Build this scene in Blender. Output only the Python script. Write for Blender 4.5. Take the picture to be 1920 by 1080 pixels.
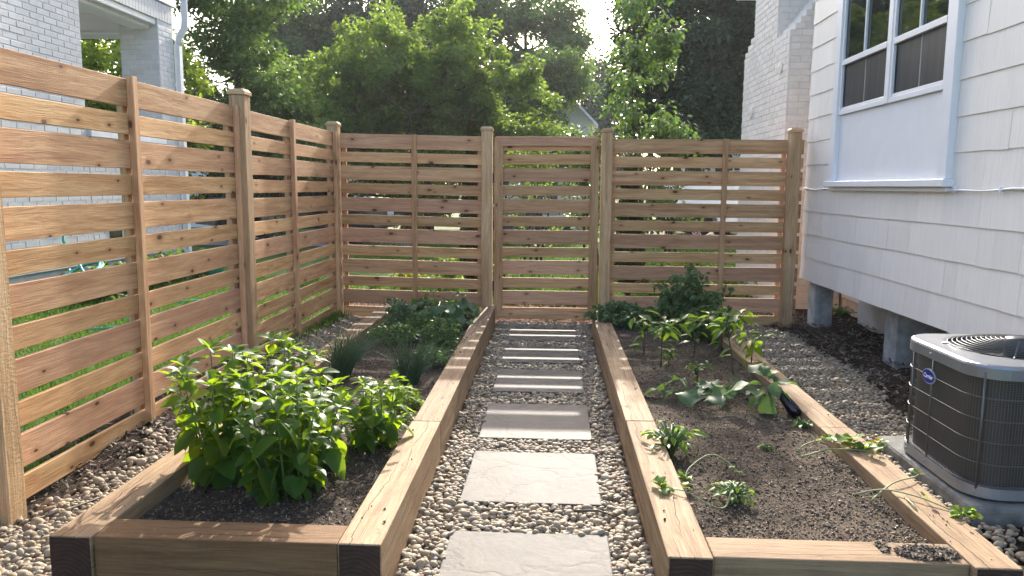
import bpy, bmesh, math, random
import numpy as np
from mathutils import Vector, Matrix, Euler
for o in list(bpy.data.objects): bpy.data.objects.remove(o, do_unlink=True)
scene = bpy.context.scene
COL = scene.collection
rng = np.random.default_rng(7); random.seed(7)
R = math.radians

# ------------------------------------------------------------ camera, sky, sun, exposure
cd = bpy.data.cameras.new('camera'); cam = bpy.data.objects.new('camera', cd); COL.objects.link(cam)
cd.sensor_width = 36.0; cd.lens = 27.0; cd.clip_start = 0.05; cd.clip_end = 2000.0
cam.location = (0, 0, 1.32)
cam.rotation_euler = (Matrix.Rotation(R(2.98), 3, 'Z') @ Matrix.Rotation(math.pi/2 - R(7.52), 3, 'X') @ Matrix.Rotation(R(0.37), 3, 'Z')).to_euler()
scene.camera = cam
SUN_EL, SUN_AZ = R(27.0), R(3.4)           # azimuth measured from +Y towards +X
world = bpy.data.worlds.new('World'); scene.world = world; world.use_nodes = True
wn = world.node_tree.nodes; wl = world.node_tree.links
sky = wn.new('ShaderNodeTexSky'); sky.sky_type = 'NISHITA'; sky.sun_disc = False
sky.sun_elevation = SUN_EL; sky.sun_rotation = SUN_AZ
sky.air_density = 0.8; sky.dust_density = 4.0; sky.ozone_density = 1.0
bg = wn['Background']; bg.inputs['Strength'].default_value = 0.15
wl.new(sky.outputs[0], bg.inputs['Color'])
sd = bpy.data.lights.new('sun', 'SUN'); sd.energy = 2.5; sd.angle = R(0.55); sd.color = (1.0, 0.93, 0.82)
sun = bpy.data.objects.new('sun', sd); COL.objects.link(sun)
sdir = Vector((math.sin(SUN_AZ)*math.cos(SUN_EL), math.cos(SUN_AZ)*math.cos(SUN_EL), math.sin(SUN_EL)))
sun.rotation_euler = sdir.to_track_quat('Z', 'Y').to_euler(); sun.location = sdir*40
scene.view_settings.view_transform = 'Standard'; scene.view_settings.look = 'None'
scene.view_settings.gamma = 1.0; scene.view_settings.exposure = 1.95
try: scene.cycles.max_bounces = 8; scene.cycles.transparent_max_bounces = 8
except Exception: pass

# ------------------------------------------------------------ helpers
def tag(o, label=None, cat=None, group=None, kind=None):
    if label: o['label'] = label
    if cat: o['category'] = cat
    if group: o['group'] = group
    if kind: o['kind'] = kind
    return o
def link(o, parent=None):
    COL.objects.link(o)
    if parent is not None:
        o.parent = parent
    return o
def empty(name, loc=(0,0,0), label=None, cat=None, group=None):
    o = bpy.data.objects.new(name, None); o.empty_display_size = .1; o.location = loc
    link(o); return tag(o, label, cat, group)
def inst(name, mesh, parent=None, loc=(0,0,0), rot=(0,0,0), scale=(1,1,1), M=None):
    """object from (shared) mesh data; location is in WORLD space, parent empties are unrotated"""
    o = bpy.data.objects.new(name, mesh); link(o, parent)
    if M is None:
        M = Matrix.LocRotScale(Vector(loc), Euler(rot), Vector(scale))
    if parent is not None:
        M = Matrix.Translation(-world_loc(parent)) @ M
    o.matrix_basis = M
    return o
def world_loc(o):
    v = Vector(o.location)
    while o.parent is not None:
        o = o.parent; v = v + Vector(o.location)
    return v
def npmesh(name, V, F, mat=None, smooth=False, rnd=None):
    """V (n,3); F (m,k) index array"""
    V = np.asarray(V, np.float32); F = np.asarray(F, np.int32); m, k = F.shape
    me = bpy.data.meshes.new(name)
    me.vertices.add(len(V)); me.vertices.foreach_set('co', V.ravel())
    me.loops.add(m*k); me.loops.foreach_set('vertex_index', F.ravel())
    me.polygons.add(m); me.polygons.foreach_set('loop_start', np.arange(0, m*k, k, dtype=np.int32))
    me.polygons.foreach_set('loop_total', np.full(m, k, np.int32))
    if smooth: me.polygons.foreach_set('use_smooth', np.ones(m, bool))
    if rnd is not None:
        a = me.attributes.new('rnd', 'FLOAT', 'FACE'); a.data.foreach_set('value', np.asarray(rnd, np.float32))
    me.update(calc_edges=True)
    if mat: me.materials.append(mat)
    return me
def pymesh(name, V, F, mat=None, smooth=False):
    me = bpy.data.meshes.new(name); me.from_pydata([tuple(v) for v in V], [], F)
    if smooth: me.polygons.foreach_set('use_smooth', np.ones(len(me.polygons), bool))
    me.update()
    if mat: me.materials.append(mat)
    return me
def fromfaces(*a, **k): return pymesh(*a, **k)
_bc = {}
def boxmesh(sx, sy, sz, b=0.003, mat=None, seg=1, wob=0.0):
    key = (round(sx,4), round(sy,4), round(sz,4), b, mat.name if mat else '', seg, wob)
    if wob == 0 and key in _bc: return _bc[key]
    bm = bmesh.new(); bmesh.ops.create_cube(bm, size=1.0)
    bmesh.ops.scale(bm, vec=(sx, sy, sz), verts=bm.verts)
    if b > 0: bmesh.ops.bevel(bm, geom=list(bm.edges), offset=b, segments=seg, affect='EDGES', profile=.5)
    if wob:
        for v in bm.verts: v.co += Vector((random.gauss(0,wob), random.gauss(0,wob), random.gauss(0,wob)))
    me = bpy.data.meshes.new('box'); bm.to_mesh(me); bm.free()
    if mat: me.materials.append(mat)
    _bc[key] = me; return me
def box(name, x0, x1, y0, y1, z0, z1, mat, parent=None, b=0.003, rot=(0,0,0), seg=1, wob=0.0):
    me = boxmesh(abs(x1-x0), abs(y1-y0), abs(z1-z0), b, mat, seg, wob)
    return inst(name, me, parent, ((x0+x1)/2, (y0+y1)/2, (z0+z1)/2), rot)
class MB:
    """collects shapes into one mesh"""
    def __init__(s): s.V = []; s.F = []
    def add(s, V, F):
        n = len(s.V); s.V += [tuple(v) for v in V]; s.F += [tuple(i+n for i in f) for f in F]
    def box(s, x0, x1, y0, y1, z0, z1):
        s.add([(x0,y0,z0),(x1,y0,z0),(x1,y1,z0),(x0,y1,z0),(x0,y0,z1),(x1,y0,z1),(x1,y1,z1),(x0,y1,z1)],
              [(0,3,2,1),(4,5,6,7),(0,1,5,4),(1,2,6,5),(2,3,7,6),(3,0,4,7)])
    def tube(s, pts, rad, n=6, cap=True):
        pts = [Vector(p) for p in pts]; k = len(pts)
        if not hasattr(rad, '__len__'): rad = [rad]*k
        V = []; F = []; ref = None
        for i, p in enumerate(pts):
            t = (pts[min(i+1,k-1)] - pts[max(i-1,0)])
            t = t.normalized() if t.length > 1e-9 else Vector((0,0,1))
            if ref is None:
                ref = t.orthogonal().normalized()
            else:
                ref = (ref - t*ref.dot(t)); ref = ref.normalized() if ref.length > 1e-6 else t.orthogonal().normalized()
            b = t.cross(ref)
            for j in range(n):
                a = 2*math.pi*j/n; V.append(p + (ref*math.cos(a) + b*math.sin(a))*rad[i])
        for i in range(k-1):
            for j in range(n):
                F.append((i*n+j, i*n+(j+1)%n, (i+1)*n+(j+1)%n, (i+1)*n+j))
        if cap: F.append(tuple(range(n-1,-1,-1))); F.append(tuple((k-1)*n+j for j in range(n)))
        s.add(V, F)
    def lathe(s, prof, c=(0,0,0), n=20, axis='z'):
        V = []; F = []
        for (r, h) in prof:
            for j in range(n):
                a = 2*math.pi*j/n
                p = (r*math.cos(a), r*math.sin(a), h)
                if axis == 'x': p = (h, r*math.cos(a), r*math.sin(a))
                if axis == 'y': p = (r*math.sin(a), h, r*math.cos(a))
                V.append((c[0]+p[0], c[1]+p[1], c[2]+p[2]))
        for i in range(len(prof)-1):
            for j in range(n): F.append((i*n+j, i*n+(j+1)%n, (i+1)*n+(j+1)%n, (i+1)*n+j))
        F.append(tuple(range(n-1,-1,-1))); F.append(tuple((len(prof)-1)*n+j for j in range(n)))
        s.add(V, F)
    def build(s, name, mat, parent=None, smooth=False, loc=None):
        off = world_loc(parent) if parent is not None else Vector((0,0,0))
        me = pymesh(name, [Vector(v)-off for v in s.V], s.F, mat, smooth)
        o = bpy.data.objects.new(name, me); link(o, parent); return o

# ------------------------------------------------------------ value noise in numpy (for terrain relief)
def vnoise(x, y, seed=0):
    x = np.asarray(x, float); y = np.asarray(y, float)
    xi = np.floor(x).astype(int); yi = np.floor(y).astype(int); fx = x-xi; fy = y-yi
    def h(a, b):
        n = (a*374761393 + b*668265263 + seed*1274126177) & 0x7fffffff
        n = ((n ^ (n >> 13))*1103515245) & 0x7fffffff
        return ((n ^ (n >> 16)) & 0xffff)/65535.0
    fx = fx*fx*(3-2*fx); fy = fy*fy*(3-2*fy)
    return (h(xi,yi)*(1-fx)+h(xi+1,yi)*fx)*(1-fy) + (h(xi,yi+1)*(1-fx)+h(xi+1,yi+1)*fx)*fy
def fbm(x, y, o=4, seed=0):
    s = 0; a = .5
    for i in range(o): s = s + a*(vnoise(np.asarray(x)*2**i, np.asarray(y)*2**i, seed+i)-.5); a *= .5
    return s

# ------------------------------------------------------------ materials
def newmat(name):
    m = bpy.data.materials.new(name); m.use_nodes = True
    nt = m.node_tree; return m, nt, nt.nodes['Principled BSDF']
class NT:
    def __init__(s, nt): s.nt = nt
    def n(s, typ, ins=None, **props):
        nd = s.nt.nodes.new(typ)
        for k, v in props.items(): setattr(nd, k, v)
        for k, v in (ins or {}).items():
            sock = nd.inputs[k]
            if isinstance(v, bpy.types.NodeSocket): s.nt.links.new(v, sock)
            else: sock.default_value = v
        return nd
    def link(s, a, b): s.nt.links.new(a, b)
    def math(s, op, a, b=0.0, c=0.0, clamp=False):
        nd = s.n('ShaderNodeMath', {0: a, 1: b, 2: c}, operation=op); nd.use_clamp = clamp; return nd.outputs[0]
    def mix(s, f, a, b, typ='MIX'):
        nd = s.n('ShaderNodeMix', data_type='RGBA', blend_type=typ)
        for i, v in ((0, f), (6, a), (7, b)):
            if isinstance(v, bpy.types.NodeSocket): s.nt.links.new(v, nd.inputs[i])
            else: nd.inputs[i].default_value = (v if i == 0 else (*v, 1.0) if len(v) == 3 else v)
        return nd.outputs[2]
    def ramp(s, f, stops):
        nd = s.n('ShaderNodeValToRGB', {0: f}); cr = nd.color_ramp
        while len(cr.elements) < len(stops): cr.elements.new(.5)
        for e, (p, c) in zip(cr.elements, stops):
            e.position = p; e.color = (c, c, c, 1) if not hasattr(c, '__len__') else (*c, 1)
        return nd.outputs[0]
    def noise(s, vec, scale, detail=3, rough=.5, dist=0.0):
        return s.n('ShaderNodeTexNoise', {'Vector': vec, 'Scale': scale, 'Detail': detail, 'Roughness': rough, 'Distortion': dist}).outputs[0]
    def mapping(s, vec, scale=(1,1,1), loc=(0,0,0), rot=(0,0,0)):
        return s.n('ShaderNodeMapping', {'Vector': vec, 'Scale': scale, 'Location': loc, 'Rotation': rot}).outputs[0]
    def obj(s): return s.n('ShaderNodeTexCoord').outputs['Object']
    def gen(s): return s.n('ShaderNodeNewGeometry')
    def bump(s, h, strength=.3, dist=.01, normal=None):
        d = {'Height': h, 'Strength': strength, 'Distance': dist}
        if normal is not None: d['Normal'] = normal
        return s.n('ShaderNodeBump', d).outputs[0]

def wood(name, axis, tones, rough=.78, knots=.5, crack=0.0, dirt=0.0, rough_sawn=.25, hue=.75, thin=None):
    """cedar / timber with grain running along a local axis; every object takes its own tone and grain"""
    m, nt, b = newmat(name); t = NT(nt)
    oi = t.n('ShaderNodeObjectInfo'); rn = oi.outputs['Random']
    co = t.obj()
    off = t.n('ShaderNodeCombineXYZ', {0: t.math('MULTIPLY', rn, 37.0), 1: t.math('MULTIPLY', rn, 71.0), 2: t.math('MULTIPLY', rn, 53.0)}).outputs[0]
    v = t.n('ShaderNodeVectorMath', {0: co, 1: off}, operation='ADD').outputs[0]
    ai = 'xyz'.index(axis)
    def sc(l, w): q = [w, w, w]; q[ai] = l; return tuple(q)
    warp = t.noise(t.mapping(v, sc(1.2, 4)), 1.5, 2)
    vw = t.n('ShaderNodeVectorMath', {0: v, 1: t.n('ShaderNodeVectorMath', {0: t.n('ShaderNodeCombineXYZ', {0: warp, 1: warp, 2: warp}).outputs[0], 1: (.045,.045,.045)}, operation='MULTIPLY').outputs[0]}, operation='ADD').outputs[0]
    g1 = t.noise(t.mapping(vw, sc(.9, 16)), 1.6, 4, .6)
    g2 = t.noise(t.mapping(vw, sc(3.0, 120)), 1.8, 3, .6)
    g3 = t.noise(t.mapping(v, sc(.5, 1.2)), 1.3, 2)
    c = t.ramp(g1, [(.33, tones[0]), (.5, tones[1]), (.66, tones[2])])
    c2 = t.ramp(g1, [(.3, tones[3]), (.7, tones[4])])
    pick = t.math('MULTIPLY', t.math('ADD', t.math('MULTIPLY', t.math('SUBTRACT', rn, .5), 1.6), g3), 1.0, clamp=True)
    c = t.mix(t.math('MULTIPLY', pick, hue, clamp=True), c, c2)
    c = t.mix(1.0, c, t.ramp(g2, [(.3, .72), (.7, 1.15)]), 'MULTIPLY')
    rn2 = t.math('FRACT', t.math('MULTIPLY', rn, 17.31))
    val = t.math('ADD', .80, t.math('MULTIPLY', rn2, .38))
    c = t.mix(1.0, c, t.n('ShaderNodeCombineXYZ', {0: val, 1: val, 2: val}).outputs[0], 'MULTIPLY')
    if knots > 0:
        sp = t.n('ShaderNodeSeparateXYZ', {0: v}).outputs
        oth = [i for i in range(3) if i != ai and 'xyz'[i] != thin]
        crs = sp[oth[0]] if len(oth) == 1 else t.math('ADD', sp[oth[0]], sp[oth[1]])
        kv = t.n('ShaderNodeCombineXYZ', {0: t.math('MULTIPLY', sp[ai], 4.4), 1: t.math('MULTIPLY', crs, 9.0)}).outputs[0]
        vo = t.n('ShaderNodeTexVoronoi', {'Vector': kv, 'Scale': 1.0, 'Randomness': 1.0}, voronoi_dimensions='2D')
        cs_ = t.n('ShaderNodeSeparateColor', {0: vo.outputs['Color']}).outputs; cc = cs_[0]; d = t.math('MULTIPLY', vo.outputs['Distance'], t.math('MULTIPLY_ADD', cs_[1], 1.3, .65))
        gate = t.math('LESS_THAN', cc, knots)
        core = t.math('MULTIPLY', t.ramp(d, [(.055, 1.0), (.10, 0.0)]), gate)
        halo = t.math('MULTIPLY', t.ramp(d, [(.08, .5), (.30, 0.0)]), gate)
        c = t.mix(halo, c, (tones[0][0]*.72, tones[0][1]*.62, tones[0][2]*.5))
        c = t.mix(t.math('MULTIPLY', core, .92), c, (.075, .034, .018))
    h = t.math('ADD', t.math('MULTIPLY', g2, .6), g1)
    if crack > 0:
        # drying checks: thin wandering lines along the beam, on its top and sides
        ax = [i for i in range(3) if i != ai]
        sep = t.n('ShaderNodeSeparateXYZ', {0: co}).outputs
        for (cr_ax, o0, sd_) in ((ax[0], .012, 3.1), (ax[1], .02, 9.7), (ax[0], -.03, 21.0)):
            w1 = t.noise(t.mapping(v, sc(2.2, 0.001), loc=(sd_, sd_, sd_)), 1.0, 6, .62)
            ln = t.math('ABSOLUTE', t.math('SUBTRACT', t.math('SUBTRACT', sep[cr_ax], o0), t.math('MULTIPLY', t.math('SUBTRACT', w1, .5), .10)))
            mk = t.noise(t.mapping(v, sc(1.3, 0.001), loc=(sd_*2, 0, sd_)), 1.0, 2)
            wd = t.math('MULTIPLY', t.ramp(mk, [(.42, 0.0), (.60, 1.0)]), .0024*crack)
            cm = t.math('LESS_THAN', ln, wd)
            c = t.mix(t.math('MULTIPLY', cm, .86), c, (.03, .018, .01))
            h = t.math('SUBTRACT', h, t.math('MULTIPLY', cm, 2.0))
    if dirt > 0:
        dn = t.noise(t.mapping(v, (1,1,1)), 7.0, 5, .65)
        c = t.mix(t.math('MULTIPLY', t.ramp(dn, [(.5, 0.0), (.75, 1.0)]), dirt), c, (.05, .035, .022))
    saw = t.noise(t.mapping(v, sc(60, 22)), 1.6, 3, .6)
    h = t.math('ADD', h, t.math('MULTIPLY', saw, rough_sawn*4))
    nt.links.new(c, b.inputs['Base Color']); b.inputs['Roughness'].default_value = rough
    b.inputs['Specular IOR Level'].default_value = .25
    nt.links.new(t.bump(h, .6, .005), b.inputs['Normal'])
    return m
CEDAR = [(.43,.225,.108), (.61,.36,.178), (.71,.455,.24), (.58,.305,.185), (.69,.41,.25)]
CEDARN = [(.45,.24,.10), (.64,.385,.175), (.73,.475,.24), (.57,.31,.145), (.70,.43,.225)]
POSTW = [(.44,.265,.13), (.60,.39,.205), (.69,.48,.275), (.50,.305,.165), (.65,.43,.24)]
BEAMW = [(.23,.142,.074), (.345,.232,.13), (.44,.312,.185), (.285,.182,.102), (.40,.27,.16)]
cedarn = {a: wood('cedar_narrow_'+a, a, CEDARN, knots=.34, rough_sawn=.05, thin={'x':'y','y':'x'}[a]) for a in 'xy'}
cedar = {a: wood('cedar_'+a, a, CEDAR, knots=.26, rough_sawn=.05, thin={'x':'y','y':'x','z':None}[a]) for a in 'xyz'}
postm = wood('post_timber', 'z', POSTW, knots=.12, crack=.35, hue=.4)
capm = wood('post_cap_timber', 'x', POSTW, knots=0)
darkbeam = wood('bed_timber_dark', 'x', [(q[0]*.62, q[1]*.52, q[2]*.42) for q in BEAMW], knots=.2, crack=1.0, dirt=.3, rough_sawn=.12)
beam = {a: wood('bed_timber_'+a, a, BEAMW, knots=.10, crack=.75, dirt=.30, rough_sawn=.12) for a in 'xy'}
m, nt, b = newmat('dark_end_grain'); t = NT(nt)
co = t.obj(); rr = t.n('ShaderNodeVectorMath', {0: t.mapping(co, (1,0,1), loc=(.02,0,.03))}, operation='LENGTH').outputs['Value']
ringv = t.math('SINE', t.math('ADD', t.math('MULTIPLY', rr, 420.0), t.math('MULTIPLY', t.noise(co, 20, 3), 9.0)))
c = t.mix(t.math('MULTIPLY_ADD', ringv, .25, .4), (.028,.012,.007), (.085,.038,.02))
c = t.mix(t.ramp(t.noise(co, 30, 4), [(.4,0.0),(.75,.8)]), c, (.02,.012,.009))
nt.links.new(c, b.inputs['Base Color']); b.inputs['Roughness'].default_value = .85
nt.links.new(t.bump(ringv, .2, .002), b.inputs['Normal']); endgrain = m

def simple(name, col, rough=.6, metal=0.0, var=.08, nscale=8.0, bump=.0, spec=.5, col2=None, bscale=None, bdist=.004, objrnd=.0):
    m, nt, b = newmat(name); t = NT(nt); co = t.obj()
    n = t.noise(co, nscale, 4, .6)
    c2 = col2 or tuple(x*(1-var*2) for x in col)
    c = t.mix(t.ramp(n, [(.32,0.0),(.68,1.0)]), c2, tuple(min(1,x*(1+var*.4)) for x in col))
    if objrnd:
        rn = t.n('ShaderNodeObjectInfo').outputs['Random']; v = t.math('ADD', 1-objrnd, t.math('MULTIPLY', rn, objrnd*1.3))
        c = t.mix(1.0, c, t.n('ShaderNodeCombineXYZ', {0:v,1:v,2:v}).outputs[0], 'MULTIPLY')
    nt.links.new(c, b.inputs['Base Color']); b.inputs['Roughness'].default_value = rough
    b.inputs['Metallic'].default_value = metal; b.inputs['Specular IOR Level'].default_value = spec
    if bump: nt.links.new(t.bump(t.noise(co, bscale or nscale*6, 4, .6), bump, bdist), b.inputs['Normal'])
    return m
def leafmat(name, lo, hi, trans, tf=.45, rough=.45, spec=.35, obj=False, attr=True, yellow=0.0):
    """leaf: diffuse + gloss front, light shining through; tone differs per leaf"""
    m, nt, b = newmat(name); t = NT(nt)
    if attr: r = t.n('ShaderNodeAttribute', attribute_name='rnd').outputs['Fac']
    else: r = t.n('ShaderNodeObjectInfo').outputs['Random']
    c = t.mix(r, lo, hi)
    n = t.noise(t.obj(), 25.0 if not attr else 1.3, 2)
    c = t.mix(1.0, c, t.ramp(n, [(.3,.78),(.7,1.18)]), 'MULTIPLY')
    if yellow: c = t.mix(t.math('GREATER_THAN', r, 1-yellow), c, (.32,.27,.04))
    nt.links.new(c, b.inputs['Base Color']); b.inputs['Roughness'].default_value = rough; b.inputs['Specular IOR Level'].default_value = spec
    tr = t.n('ShaderNodeBsdfTranslucent', {'Color': t.mix(r, tuple(x*.75 for x in trans), trans)})
    mx = t.n('ShaderNodeMixShader', {0: tf, 1: b.outputs[0], 2: tr.outputs[0]})
    nt.links.new(mx.outputs[0], nt.nodes['Material Output'].inputs['Surface'])
    return m
# ------------------------------------------------------------ ground
def sm(a, b, x): t = np.clip((np.asarray(x, float)-a)/(b-a), 0, 1); return t*t*(3-2*t)
def gz_left(x, y):       # the ground climbs gently to the left fence
    return .085*sm(-1.72, -2.12, x)*(.15 + .85*sm(2.7, 3.7, y))*(1-.45*sm(5.0, 7.4, y))
def grid(name, x0, x1, y0, y1, nx, ny, zf, mat, smooth=True):
    xs = np.linspace(x0, x1, nx); ys = np.linspace(y0, y1, ny); X, Y = np.meshgrid(xs, ys)
    Z = zf(X, Y); V = np.stack([X, Y, Z], -1).reshape(-1, 3)
    i = np.arange(nx-1)[None, :] + np.arange(ny-1)[:, None]*nx
    F = np.stack([i, i+1, i+1+nx, i+nx], -1).reshape(-1, 4)
    return npmesh(name, V, F, mat, smooth)
# lawn material
m, nt, b = newmat('lawn'); t = NT(nt); co = t.obj()
n1 = t.noise(co, .35, 4); n2 = t.noise(co, 14, 4, .7)
c = t.mix(t.ramp(n1, [(.35,0.0),(.7,1.0)]), (.045,.095,.016), (.085,.14,.026))
c = t.mix(1.0, c, t.ramp(n2, [(.25,.55),(.75,1.35)]), 'MULTIPLY')
nt.links.new(c, b.inputs['Base Color']); b.inputs['Roughness'].default_value = .9; b.inputs['Specular IOR Level'].default_value = .15
nt.links.new(t.bump(n2, .8, .03), b.inputs['Normal']); lawnm = m
yy = [-60,0,8,16,24,25.5,27,30,45,60,100,700]; zz = [-.035]*5+[-.35,-.95,-1.1,-1.15,-.8,-.5,0]; xx = [-400,-100,-30,-10,0,10,30,100,400]
V = [(x, y, z) for y, z in zip(yy, zz) for x in xx]; nx = len(xx)
g = inst('ground', pymesh('ground', V, [(r*nx+i, r*nx+i+1, (r+1)*nx+i+1, (r+1)*nx+i) for r in range(len(yy)-1) for i in range(nx-1)], lawnm)); tag(g, kind='structure')
asph = simple('asphalt', (.055,.055,.056), .9, var=.15, nscale=30, bump=.4)
kerb = simple('kerb_concrete', (.42,.41,.39), .9, var=.15)
o = inst('street', pymesh('street', [(-90,31,-1.09),(90,31,-1.09),(90,37.5,-1.105),(-90,37.5,-1.105)], [(0,1,2,3)], asph)); tag(o, kind='structure')
for yk in (30.8, 37.5):
    o = box('kerb', -90, 90, yk, yk+.2, -1.3, -.98, kerb, b=.02); tag(o, kind='structure')
o = inst('driveway', pymesh('driveway', [(-13,16.8,-.02),(-3.2,16.8,-.02),(-3.2,20,-.02),(-13,20,-.02)], [(0,1,2,3)], kerb)); tag(o, kind='structure')
o = inst('driveway', pymesh('driveway', [(1.8,20.4,-.029),(14,20.4,-.029),(14,23.3,-.029),(1.8,23.3,-.029)], [(0,1,2,3)], asph)); tag(o, kind='structure')
# soil
def soilmat(name, a, bb, cc, straw=.0):
    m, nt, b = newmat(name); t = NT(nt); co = t.obj()
    n1 = t.noise(co, 3.0, 4, .6); n2 = t.noise(co, 55, 5, .7); n3 = t.noise(co, 190, 3, .6)
    c = t.mix(t.ramp(n2, [(.32,0.0),(.68,1.0)]), a, bb)
    c = t.mix(t.ramp(n3, [(.56,0.0),(.72,.75)]), c, cc)
    c = t.mix(1.0, c, t.ramp(n1, [(.3,.5),(.7,1.3)]), 'MULTIPLY')
    if straw:
        w = t.n('ShaderNodeTexVoronoi', {'Vector': t.mapping(co, (14, 90, 10), rot=(0,0,.7)), 'Scale': 1.0}).outputs['Distance']
        c = t.mix(t.math('MULTIPLY', t.ramp(w, [(.05,1.0),(.16,0.0)]), straw), c, (.30,.22,.12))
    nt.links.new(c, b.inputs['Base Color']); b.inputs['Roughness'].default_value = .95; b.inputs['Specular IOR Level'].default_value = .12
    nt.links.new(t.bump(t.math('ADD', n2, t.math('MULTIPLY', n3, .5)), 1.0, .012), b.inputs['Normal'])
    return m
bedsoil = soilmat('bed_soil', (.042,.032,.025), (.11,.085,.065), (.20,.165,.13))
drybed = soilmat('dry_bed_soil', (.066,.049,.035), (.155,.12,.087), (.27,.215,.16))
drysoil = soilmat('dry_soil', (.02,.014,.010), (.06,.042,.029), (.13,.095,.065), straw=.35)
gravelbase = soilmat('gravel_bed', (.12,.10,.075), (.24,.20,.15), (.34,.29,.22))
o = inst('side_lawn', grid('side_lawn', -14, -2.28, -1, 24, 60, 90, lambda x, y: .055+.02*fbm(x*1.5, y*1.5, 3, 3)-.14*sm(12,16,y), lawnm)); tag(o, kind='structure')
o = inst('fence_border_soil', grid('fence_border_soil', -2.55, -1.58, 1.2, 7.46, 60, 330, lambda x, y: gz_left(x,y)-.006+.03*fbm(x*9, y*9, 4, 11), drysoil)); tag(o, kind='structure')
o = inst('house_border_soil', grid('house_border_soil', 1.40, 4.4, 1.2, 9.2, 130, 300, lambda x, y: -.012+.045*fbm(x*7, y*7, 4, 21)+.05*sm(1.9,2.25,x)*fbm(x*2.2,y*2.2,2,5)+.02*sm(2.0,2.4,x), drysoil)); tag(o, kind='structure')
o = inst('path_base', grid('path_base', -.60, .44, 1.2, 7.46, 12, 60, lambda x, y: -.014+.008*fbm(x*6,y*6,2,9), gravelbase)); tag(o, kind='structure')
mulchm = soilmat('mulch', (.075,.038,.022), (.20,.115,.07), (.34,.22,.15))
o = inst('mulch_strip', grid('mulch_strip', -2.3, 2.6, 7.44, 9.1, 70, 40, lambda x, y: -.012+.035*fbm(x*8,y*8,4,31)-.02*sm(8.6,9.1,y), mulchm)); tag(o, kind='structure')
# ------------------------------------------------------------ pebbles (nobody could count them)
m, nt, b = newmat('pebble'); t = NT(nt)
ri = t.gen().outputs['Random Per Island']
c = t.ramp(ri, [(0.0,(.22,.16,.098)),(.18,(.345,.272,.18)),(.42,(.285,.228,.152)),(.6,(.37,.308,.22)),(.74,(.225,.185,.132)),(.88,(.41,.345,.25)),(.95,(.165,.142,.115)),(1.0,(.30,.175,.105))])
n2 = t.noise(t.obj(), 60, 4, .6)
c = t.mix(1.0, c, t.ramp(n2, [(.3,.82),(.7,1.12)]), 'MULTIPLY')
nt.links.new(c, b.inputs['Base Color']); b.inputs['Roughness'].default_value = .68; b.inputs['Specular IOR Level'].default_value = .3; pebm = m
def ico(sub):
    bm = bmesh.new(); bmesh.ops.create_icosphere(bm, subdivisions=sub, radius=1.0)
    bm.verts.ensure_lookup_table(); V = np.array([v.co[:] for v in bm.verts]); F = np.array([[v.index for v in f.verts] for f in bm.faces]); bm.free(); return V, F
ICO1, ICO2 = ico(1), ico(2)
def rotmats(n, tilt=None):
    q = rng.normal(size=(n,4)); q /= np.linalg.norm(q, axis=1)[:,None]
    w,x,y,z = q.T
    return np.stack([1-2*(y*y+z*z),2*(x*y-z*w),2*(x*z+y*w),2*(x*y+z*w),1-2*(x*x+z*z),2*(y*z-x*w),2*(x*z-y*w),2*(y*z+x*w),1-2*(x*x+y*y)],-1).reshape(n,3,3)
def yawtilt(yaw, pitch, roll):
    cy,sy=np.cos(yaw),np.sin(yaw); cp,sp=np.cos(pitch),np.sin(pitch); cr,sr=np.cos(roll),np.sin(roll); z=np.zeros_like(cy); o=np.ones_like(cy)
    def mk(*a): return np.stack(a,-1).reshape(-1,3,3)
    Rz=mk(cy,-sy,z,sy,cy,z,z,z,o); Ry=mk(cp,z,sp,z,o,z,-sp,z,cp); Rx=mk(o,z,z,z,cr,-sr,z,sr,cr)
    return Rz@Ry@Rx
def scatter(T, P, M, S):
    """template (V,F), positions (n,3), rotations (n,3,3), scales (n,3)"""
    V0, F0 = T; n = len(P)
    V = np.einsum('nij,nkj->nki', M, V0[None]*S[:,None,:]) + P[:,None,:]
    F = F0[None] + (np.arange(n)*len(V0))[:,None,None]
    return V.reshape(-1,3), F.reshape(-1, F0.shape[1])
def cat(parts):
    Vs=[]; Fs=[]; n=0
    for V,F in parts: Vs.append(V); Fs.append(F+n); n+=len(V)
    return np.concatenate(Vs), np.concatenate(Fs)
PAV = [(2.10,2.765),(3.04,3.655),(3.86,4.505),(4.775,5.39),(5.605,6.17),(6.42,7.045)]
PX0, PX1 = -.372, .222
def pebbles(name, label, x0, x1, y0, y1, zf, keep, step=.0195, r=(.0078,.0145)):
    pts=[]
    for layer in range(2):
        xs=np.arange(x0,x1,step); ys=np.arange(y0,y1,step); X,Y=np.meshgrid(xs,ys)
        X=(X+rng.uniform(-.5,.5,X.shape)*step).ravel(); Y=(Y+rng.uniform(-.5,.5,Y.shape)*step).ravel()
        k=keep(X,Y)
        if layer==1: k&=rng.random(len(X))<.55
        X,Y=X[k],Y[k]; pts.append(np.stack([X,Y,zf(X,Y)+(.004 if layer==0 else .0135)+rng.normal(0,.003,len(X))],-1))
    P=np.concatenate(pts); n=len(P)
    a=rng.uniform(*r,n)*rng.choice([.7,.9,1,1,1.25,1.5],n); S=np.stack([a*rng.uniform(1.0,1.45,n),a,a*rng.uniform(.5,.8,n)],-1)
    M=yawtilt(rng.uniform(0,6.28,n),rng.normal(0,.35,n),rng.normal(0,.35,n))
    near=P[:,1]<3.9
    def lump(T,idx):
        V,F=scatter(T,P[idx],M[idx],S[idx]); return V+rng.normal(0,.0007,V.shape),F
    V,F=cat([lump(ICO2,np.where(near)[0]),lump(ICO1,np.where(~near)[0])])
    o=inst(name,npmesh(name,V,F,pebm,True)); tag(o,label,'gravel',kind='stuff'); return o
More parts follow.
